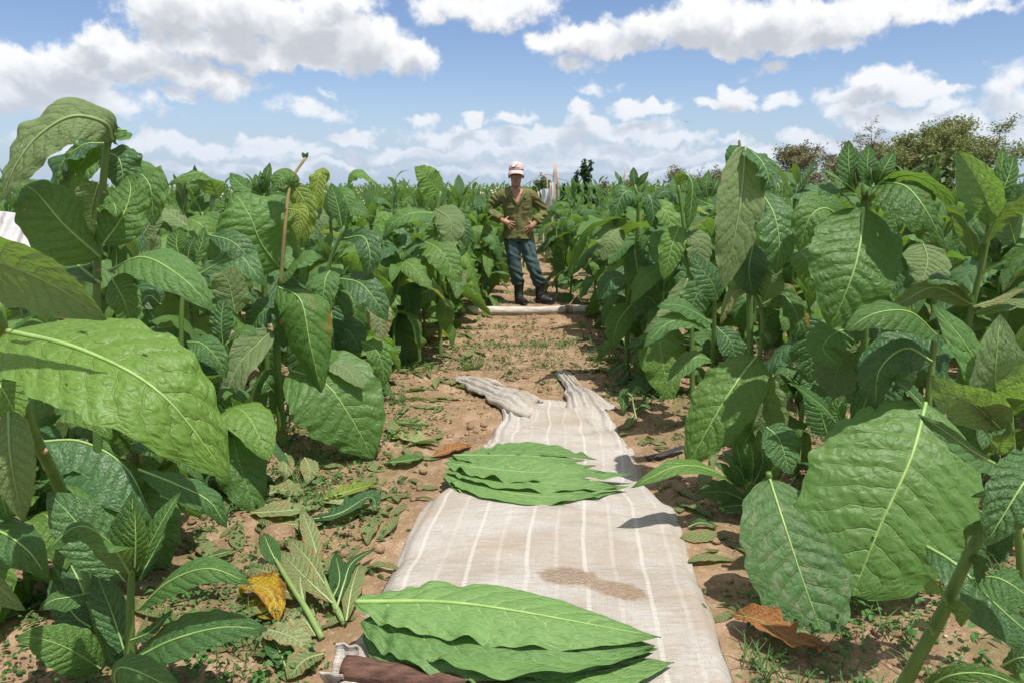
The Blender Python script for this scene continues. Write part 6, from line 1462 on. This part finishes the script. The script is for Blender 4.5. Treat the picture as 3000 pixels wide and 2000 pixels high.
# white shade sheet behind the plants at the left edge
V = []; n = 40
for i in range(n + 1):
    for j in range(n + 1):
        a, b = i / n, j / n
        q = P(-120 + 262 * b, 492 + 95 * a + 28 * b - 20 * math.sin(b * 3), 5.2 - .5 * a + .07 * math.sin(b * 26 + a * 4) + .03 * math.sin(b * 61 + a * 9)); V.append(q)
M['sheet'] = simple('white_sheet_cloth', (.40, .385, .38), (.52, .51, .50), 6, .8, .15, bstr=.4, bdist=.01)
o = obj('shade_sheet', np_mesh('shade_sheet', V, grid_faces(n, n)), M['sheet']); tag(o, 'white sheet showing between the leaves at the left edge', 'sheet'); md = o.modifiers.new('t', 'SOLIDIFY'); md.thickness = .003

# bird
V, F = limb([(-.16, 0, 0), (0, 0, .01), (.17, 0, .0)], [.01, .055, .008], 10, 8); g = Geo(); g.add(V, F)
for s in (-1, 1):
    W_ = np.array([[-.06, 0, .02], [.07, 0, .02], [.09, s * .28, .13], [-.02, s * .26, .13], [.03, s * .62, .10], [.0, s * .60, .10]])
    g.add(W_, [[0, 1, 2, 3], [3, 2, 4, 5]])
bird = g.mesh('bird'); bird.materials.append(simple('bird_plumage', (.02, .02, .022), (.03, .03, .03), 5, .6, .2))
o = bpy.data.objects.new('bird', bird); COL.objects.link(o); o.scale = (.6, .6, .6); o.location = P(1577, 281, 70); o.rotation_euler = (R(8), R(-20), R(60)); tag(o, 'small dark bird gliding below the clouds', 'bird')

# ================================================================== wilted leaves, cut shoots and litter beside the path
def gl(pts, w, mat, label, n=(0, -.15, 1), seed=0, cat='leaf', group=None, dz=(.01, .03, .015), under=0, shape='lance', **k):
    P_ = [G(x, y, dz[min(i, len(dz) - 1)]) for i, (x, y) in enumerate(pts)]
    wm = 1.25 * w * np.mean([q[1] for q in P_]) * 1.03 / FPX
    return flat_leaf('fallen_leaf', P_, wm, mat, label, cat, group, n=n, seed=seed, wave=k.pop('wave', .09), puck=.02, curl=k.pop('curl', .1), fold=k.pop('fold', .15), shape=shape, rib=k.pop('rib', .0028), under=under, nu=30, nv=14, clamp=gz, ribmat='rib_wilt' if mat != 'leaf_brown' else 'stem_dry', **k)
FL = 'fallen and cut leaves beside the path'
gl([(575, 1178), (660, 1172), (740, 1160)], 62, 'leaf_wilt', 'pale wilted leaf with a pinkish patch in the litter left of the cloth', seed=1, group=FL)
gl([(730, 1150), (800, 1128), (866, 1108)], 44, 'leaf_lime', 'yellow green fallen leaf curling at the right end of the litter', seed=2, group=FL, dz=(.02, .05, .03))
gl([(700, 1195), (780, 1178), (850, 1140), (868, 1180)], 44, 'leaf_deep', 'dark twisted leaf in the litter left of the cloth', seed=3, group=FL, dz=(.02, .05, .06, .01), wave=.14)
gl([(600, 1140), (650, 1125), (700, 1140)], 46, 'leaf_wilt', 'torn pale leaf at the back of the litter', seed=4, group=FL)
gl([(735, 1140), (770, 1150), (860, 1150)], 30, 'leaf_wilt', 'narrow withered leaf lying across the litter', seed=5, group=FL)
gl([(640, 1200), (700, 1205), (760, 1190)], 40, 'leaf_wilt', 'pale fallen leaf at the near side of the litter', seed=6, group=FL)
gl([(548, 1362), (585, 1345), (625, 1365), (640, 1430)], 66, 'leaf_yellow', 'bright yellow crumpled leaf on the soil at the left', seed=7, group=FL, dz=(.02, .06, .07, .02), shape='broad', wave=.14, curl=.3)
gl([(640, 1420), (600, 1400), (580, 1370)], 44, 'leaf_yellow', 'second yellow leaf lying under the crumpled yellow one', seed=8, group=FL, shape='broad', wave=.14)
gl([(725, 1460), (700, 1425), (660, 1400)], 52, 'leaf_wilt', 'beige dried leaf beside the yellow leaf', seed=9, group=FL, wave=.16, shape='broad')
gl([(612, 1445), (670, 1462), (722, 1500)], 66, 'leaf_wilt', 'wilted green leaf with a brown patch near the cloth corner', seed=10, group=FL, shape='broad', dz=(.03, .05, .02))
gl([(660, 1540), (640, 1490), (622, 1460)], 50, 'leaf_deep', 'dark limp leaf lying below the brown patched leaf', seed=11, group=FL)
gl([(745, 1500), (700, 1515), (660, 1560)], 60, 'leaf_wilt', 'limp pale leaf next to the log end', seed=12, group=FL)
gl([(880, 1062), (930, 1058), (975, 1048)], 34, 'leaf', 'fresh green leaf scrap left of the far stack', seed=13, group=FL)
gl([(990, 1050), (1040, 1030), (1085, 1020)], 30, 'leaf_brown', 'orange brown dried leaf behind the far stack', seed=14, group=FL)
gl([(890, 1000), (950, 1005), (1010, 1020)], 40, 'leaf_wilt', 'crushed pale leaf on the soil behind the far stack', seed=15, group=FL, wave=.15)
gl([(540, 1095), (556, 1080), (575, 1092)], 30, 'leaf_brown', 'small crisp orange leaf under the huge sunlit leaf', seed=16, group=FL, wave=.2, shape='broad')
gl([(700, 1050), (712, 1080), (706, 1112)], 34, 'leaf_wilt', 'limp pale leaf hanging at the foot of the path plant', seed=17, group=FL, dz=(.10, .07, .02))
gl([(655, 1040), (658, 1080), (650, 1110)], 30, 'leaf_wilt', 'limp narrow leaf at the foot of the path plant', seed=18, group=FL, dz=(.12, .08, .02))
gl([(1685, 1412), (1745, 1425), (1820, 1468), (1905, 1490)], 72, 'leaf_brown', 'large crisp brown leaf on the soil under the dusty leaf', seed=19, group=FL, dz=(.03, .06, .05, .02), wave=.16, shape='broad', curl=.3)
gl([(1580, 1210), (1610, 1200), (1650, 1208)], 22, 'leaf_deep', 'small green leaf scrap right of the cloth', seed=20, group=FL)
gl([(470, 1280), (510, 1270), (540, 1262)], 26, 'leaf_young', 'small green leaf scrap on the soil at the left', seed=21, group=FL)
gl([(1500, 830), (1540, 818), (1570, 822)], 20, 'leaf_lime', 'yellowish leaf scrap at the right path edge', seed=22, group=FL)
def wilted(px, stem_pts, leaves, label, group='cut shoots wilting on the soil', mat='leaf_wilt', r=.011):
    b = G(*px); root = empty('cut_shoot', tuple(b), label, 'cut shoot', group)
    pts = [G(x, y, d) for x, y, d in stem_pts]; c = curve_pts(pts, 20); V, F = tube_np(c, np.linspace(r, r * .6, 21), 8); obj('stem', np_mesh('stem', V - b, F), M['stem_pale'], root)
    for i, (lp, w, m_) in enumerate(leaves):
        P_ = [G(x, y, d) for x, y, d in lp]; wm = w * np.mean([q[1] for q in P_]) * 1.03 / FPX
        flat_leaf('leaf', P_, wm, m_, None, n=(.1, -.55, .8), seed=int(px[0]) + i, wave=.05, puck=.02, curl=-.1, fold=.15, shape='lance', rib=.0035, nu=30, nv=14, parent=root, clamp=gz, ribmat='rib_wilt')
wilted((790, 1432), [(792, 1432, .01), (760, 1370, .05), (730, 1290, .07), (705, 1200, .08)],
 [([(735, 1300, .07), (715, 1230, .10), (692, 1165, .10)], 42, 'leaf_wilt'), ([(765, 1385, .05), (705, 1330, .08), (638, 1262, .06)], 64, 'leaf_wilt'), ([(772, 1400, .04), (790, 1340, .08), (810, 1290, .08), (866, 1256, .05)], 26, 'leaf_deep'),
  ([(795, 1425, .03), (808, 1350, .06), (826, 1290, .05)], 54, 'leaf_wilt'), ([(745, 1340, .06), (705, 1280, .09), (660, 1232, .07)], 50, 'leaf_wilt'), ([(760, 1380, .04), (780, 1330, .05), (770, 1270, .04)], 52, 'leaf_deep')],
 'larger cut shoot with limp pale leaves lying left of the front stack')
wilted((738, 1462), [(740, 1465, .01), (705, 1400, .05), (660, 1330, .08), (625, 1270, .09)],
 [([(640, 1300, .08), (620, 1260, .11), (605, 1222, .12)], 46, 'leaf_young'), ([(650, 1320, .07), (600, 1310, .06), (575, 1300, .03)], 50, 'leaf_wilt'), ([(700, 1390, .05), (690, 1340, .08), (690, 1290, .06)], 40, 'leaf_wilt'), ([(690, 1375, .05), (640, 1350, .05), (590, 1345, .03)], 44, 'leaf_wilt')],
 'smaller cut shoot with a budding tip beside the yellow leaf')
wilted((1452, 862), [(1452, 868, .01), (1440, 820, .12), (1432, 780, .22)],
 [([(1436, 800, .2), (1400, 790, .22), (1370, 830, .08)], 26, 'leaf_young'), ([(1440, 815, .14), (1470, 800, .16), (1478, 860, .03)], 24, 'leaf_young'), ([(1434, 785, .22), (1420, 762, .28), (1408, 758, .3)], 16, 'leaf_wilt'), ([(1440, 830, .1), (1410, 850, .08), (1390, 868, .02)], 22, 'leaf_young'), ([(1434, 790, .2), (1450, 770, .22), (1452, 760, .2)], 18, 'leaf_wilt'), ([(1446, 850, .05), (1430, 872, .04), (1415, 885, .02)], 20, 'leaf_deep')],
 'small drooping shoot at the right path edge near the pole', r=.008)
wilted((1458, 960), [(1462, 965, .01), (1455, 930, .08), (1450, 900, .14)],
 [([(1452, 910, .13), (1435, 900, .13), (1432, 950, .02)], 24, 'leaf_young'), ([(1452, 905, .13), (1465, 890, .14), (1478, 895, .1)], 16, 'leaf_young'), ([(1458, 940, .06), (1480, 930, .05), (1500, 945, .02)], 18, 'leaf_deep'), ([(1456, 950, .04), (1440, 975, .03), (1420, 985, .01)], 18, 'leaf_wilt')],
 'small drooping shoot right of the cloth tail', r=.007)
V, F = tube_np(curve_pts([G(893, 968, .015), G(935, 972, .02), G(985, 974, .015)], 16), np.linspace(.013, .008, 17), 8); o = obj('stalk', np_mesh('stalk', V, F), M['stem']); tag(o, 'bare green cut stalk on the soil left of the cloth', 'stalk')
V, F = tube_np(curve_pts([G(1486, 1050, .02), G(1525, 1040, .03), G(1570, 1026, .03)], 10), .022, 4, squash=.35); o = obj('black_strip', np_mesh('black_strip', V, F, smooth=False), simple('black_plastic', (.02, .02, .024), (.035, .035, .04), 20, .45, .4)); tag(o, 'short black plastic strip on the soil right of the cloth', 'strip')

# ================================================================== ground cover: weeds, grass, leaf scraps, clods
r_ = np.random.default_rng(99)
def in_cloth(x, y): return (y > 1.75) & (y < 4.95) & (x > np.interp(y, yv, xl) - .07) & (x < np.interp(y, yv, xr) + .07)
def scatter(n, ymax, edge=True, thr=.1, seed=0, spread=2.4):
    q = np.random.default_rng(seed); y = 1.9 + (ymax - 1.9) * q.random(n * 8)**1.25; x = path_c(y) + q.uniform(-spread, spread, n * 8)
    off = np.abs(x - path_c(y)); nz = _fnoise(x * 1.6, y * 1.6, seed + 40); k = (nz > thr - (.45 * np.clip((off - .45) / .5, 0, 1) if edge else 0)) & ~in_cloth(x, y)
    return x[k][:n], y[k][:n]
def leaflets(pos, nper, size, hmax, spread, seed, name, mat, label, grassy=False, aspect=.6):
    q = np.random.default_rng(seed); x = np.repeat(pos[0], nper); y = np.repeat(pos[1], nper); n = len(x)
    x = x + q.normal(0, spread, n); y = y + q.normal(0, spread, n); z = gz(x, y)
    a = q.uniform(0, 6.28, n); s = size * q.uniform(.5, 1.4, n); h = hmax * q.random(n)**1.5
    if grassy:
        d = np.stack([np.cos(a) * .6, np.sin(a) * .6, np.ones(n)], 1) * s[:, None] * 3.2; b = np.stack([x, y, z], 1); w = np.stack([-np.sin(a), np.cos(a), 0 * a], 1) * .0022
        mid_ = b + d * .55; tip = b + d + np.stack([np.cos(a), np.sin(a), -.6 + 0 * a], 1) * s[:, None] * 1.2
        V = np.stack([b - w, b + w, mid_ + w, mid_ - w, tip + w * .2, tip - w * .2], 1).reshape(-1, 3); k = np.arange(n)[:, None] * 6; F = np.vstack([k + [0, 1, 2, 3], k + [3, 2, 4, 5]]); uv = np.tile([[.3, .4]], (len(V), 1))
    else:
        el_ = q.normal(.25, .35, n); d = np.stack([np.cos(a) * np.cos(el_), np.sin(a) * np.cos(el_), np.sin(el_)], 1); sd = unit(np.stack([-np.sin(a), np.cos(a), q.normal(0, .35, n)], 1)); c = np.stack([x, y, z + .004 + h], 1)
        up = np.array([0, 0, 1.0]) * s[:, None] * .15
        e = lambda f, w_, h_: c + d * s[:, None] * f + sd * s[:, None] * aspect * w_ + up * h_
        V = np.stack([c, e(.28, -.38, 1), e(.68, -.42, 1), e(1, 0, -1), e(.68, .42, 1), e(.28, .38, 1)], 1).reshape(-1, 3); k = np.arange(n)[:, None] * 6; F = np.vstack([k + [0, 1, 2, 3], k + [0, 3, 4, 5]]); uv = np.tile([[0, .5], [.3, .1], [.7, .1], [1, .5], [.7, .9], [.3, .9]], (n, 1))
    o = obj(name, np_mesh(name, V, F, uv, smooth=False), M[mat]); tag(o, label, 'ground cover', kind='stuff')
fol('weed_foliage', (.045, .115, .028), (.085, .19, .045), (.12, .26, .03), 6.0); fol('dry_litter', (.24, .17, .10), (.34, .27, .16), (.2, .16, .08), 8.0); fol('green_litter', (.12, .19, .07), (.20, .27, .12), (.2, .26, .08), 8.0)
leaflets(scatter(1300, 12, thr=.55, seed=1), 9, .020, .045, .030, 1, 'weeds', 'weed_foliage', 'low green weeds creeping over the soil beside the path')
leaflets(scatter(700, 7, thr=.42, seed=5), 8, .022, .06, .038, 5, 'clover_weeds', 'weed_foliage', 'small round leaved weeds in clumps near the path plants', aspect=.85)
leaflets(scatter(900, 11, thr=.5, seed=2), 10, .022, .0, .035, 2, 'grass', 'weed_foliage', 'thin short grass tufts along the path', grassy=True)
leaflets(scatter(900, 12, thr=.05, seed=3), 4, .045, .008, .06, 3, 'leaf_litter', 'green_litter', 'shredded pale green leaf scraps scattered on the soil', aspect=.28)
leaflets(scatter(800, 12, edge=False, thr=-.1, seed=4), 3, .030, .004, .06, 4, 'dry_litter', 'dry_litter', 'dry straw coloured scraps scattered on the soil', aspect=.2)
# limp leaf pieces heaped along both edges of the path
q = np.random.default_rng(31); g = Geo()
for k in range(560):
    left = q.random() < .72; y = 2.1 + 6.5 * q.random()**1.2; x = float(path_c(y)) + (q.uniform(-1.35, -.45) if left else q.uniform(.5, 1.1))
    if in_cloth(np.array([x]), np.array([y]))[0]: continue
    L_ = q.uniform(.07, .22); V, F, uv = pool_leaf('', L_, L_ * q.uniform(.18, .4), q.uniform(-.1, .35), q.uniform(-.3, .9), .5, '', 3000 + k, 'lance', 9, 6, q.uniform(-.2, .6), .10, .02, yaw=q.uniform(-.9, .9), curl=q.uniform(-.5, .6), raw=True)
    a = q.uniform(0, 6.28); c_, s_ = math.cos(a), math.sin(a); V = V @ np.array([[c_, s_, 0], [-s_, c_, 0], [0, 0, 1]]) + [x, y, 0]; V[:, 2] = np.maximum(V[:, 2], 0) * .8 + gz(V[:, 0], V[:, 1]) + .006
    g.add(V, F, uv)
o = obj('limp_leaf_litter', g.mesh('limp_leaf_litter'), M['leaf_wilt']); tag(o, 'heaps of limp pale leaf pieces along the edges of the path', 'ground cover', kind='stuff')
# clods and pebbles
ico = np.array([[0, 0, 1], [.89, 0, .45], [.28, .85, .45], [-.72, .53, .45], [-.72, -.53, .45], [.28, -.85, .45], [.72, .53, -.45], [-.28, .85, -.45], [-.89, 0, -.45], [-.28, -.85, -.45], [.72, -.53, -.45], [0, 0, -1]])
icf = np.array([[0,1,2],[0,2,3],[0,3,4],[0,4,5],[0,5,1],[1,6,2],[2,7,3],[3,8,4],[4,9,5],[5,10,1],[2,6,7],[3,7,8],[4,8,9],[5,9,10],[1,10,6],[11,7,6],[11,8,7],[11,9,8],[11,10,9],[11,6,10]])
def clods(n, lo, hi, seed, name, mat, label, ymax=9):
    x, y = scatter(n, ymax, edge=False, thr=-.9, seed=seed); q = np.random.default_rng(seed); n = len(x); s = lo + (hi - lo) * q.random(n)**3.5
    sc = s[:, None] * q.uniform(.6, 1.2, (n, 3)) * [1, 1, .65]; V = ico[None] * sc[:, None] * q.uniform(.75, 1.2, (n, 12, 1)) + np.stack([x, y, gz(x, y) + s * .2], 1)[:, None]
    F = (icf[None] + (np.arange(n) * 12)[:, None, None]).reshape(-1, 3); o = obj(name, np_mesh(name, V.reshape(-1, 3), F, smooth=True), M[mat]); tag(o, label, 'ground cover', kind='stuff')
clods(3500, .004, .032, 11, 'clods', 'soil', 'crumbly soil clods scattered over the path')
M['pebble'] = simple('pale_pebble', (.42, .33, .24), (.55, .46, .36), 30, .85, .2); clods(900, .003, .011, 12, 'pebbles', 'pebble', 'tiny pale pebbles in the soil', 7)
# one big clod beside the shoot
V, F = ball((0, 0, 0), (.075, .06, .055), 14); V = V * (1 + .14 * np.array([mnoise.noise(Vector(v) * 22) for v in V])[:, None]); o = obj('clod', np_mesh('clod', V, F), M['soil']); o.location = G(640, 1232, .03); tag(o, 'large lump of soil behind the near bud shoot', 'clod')
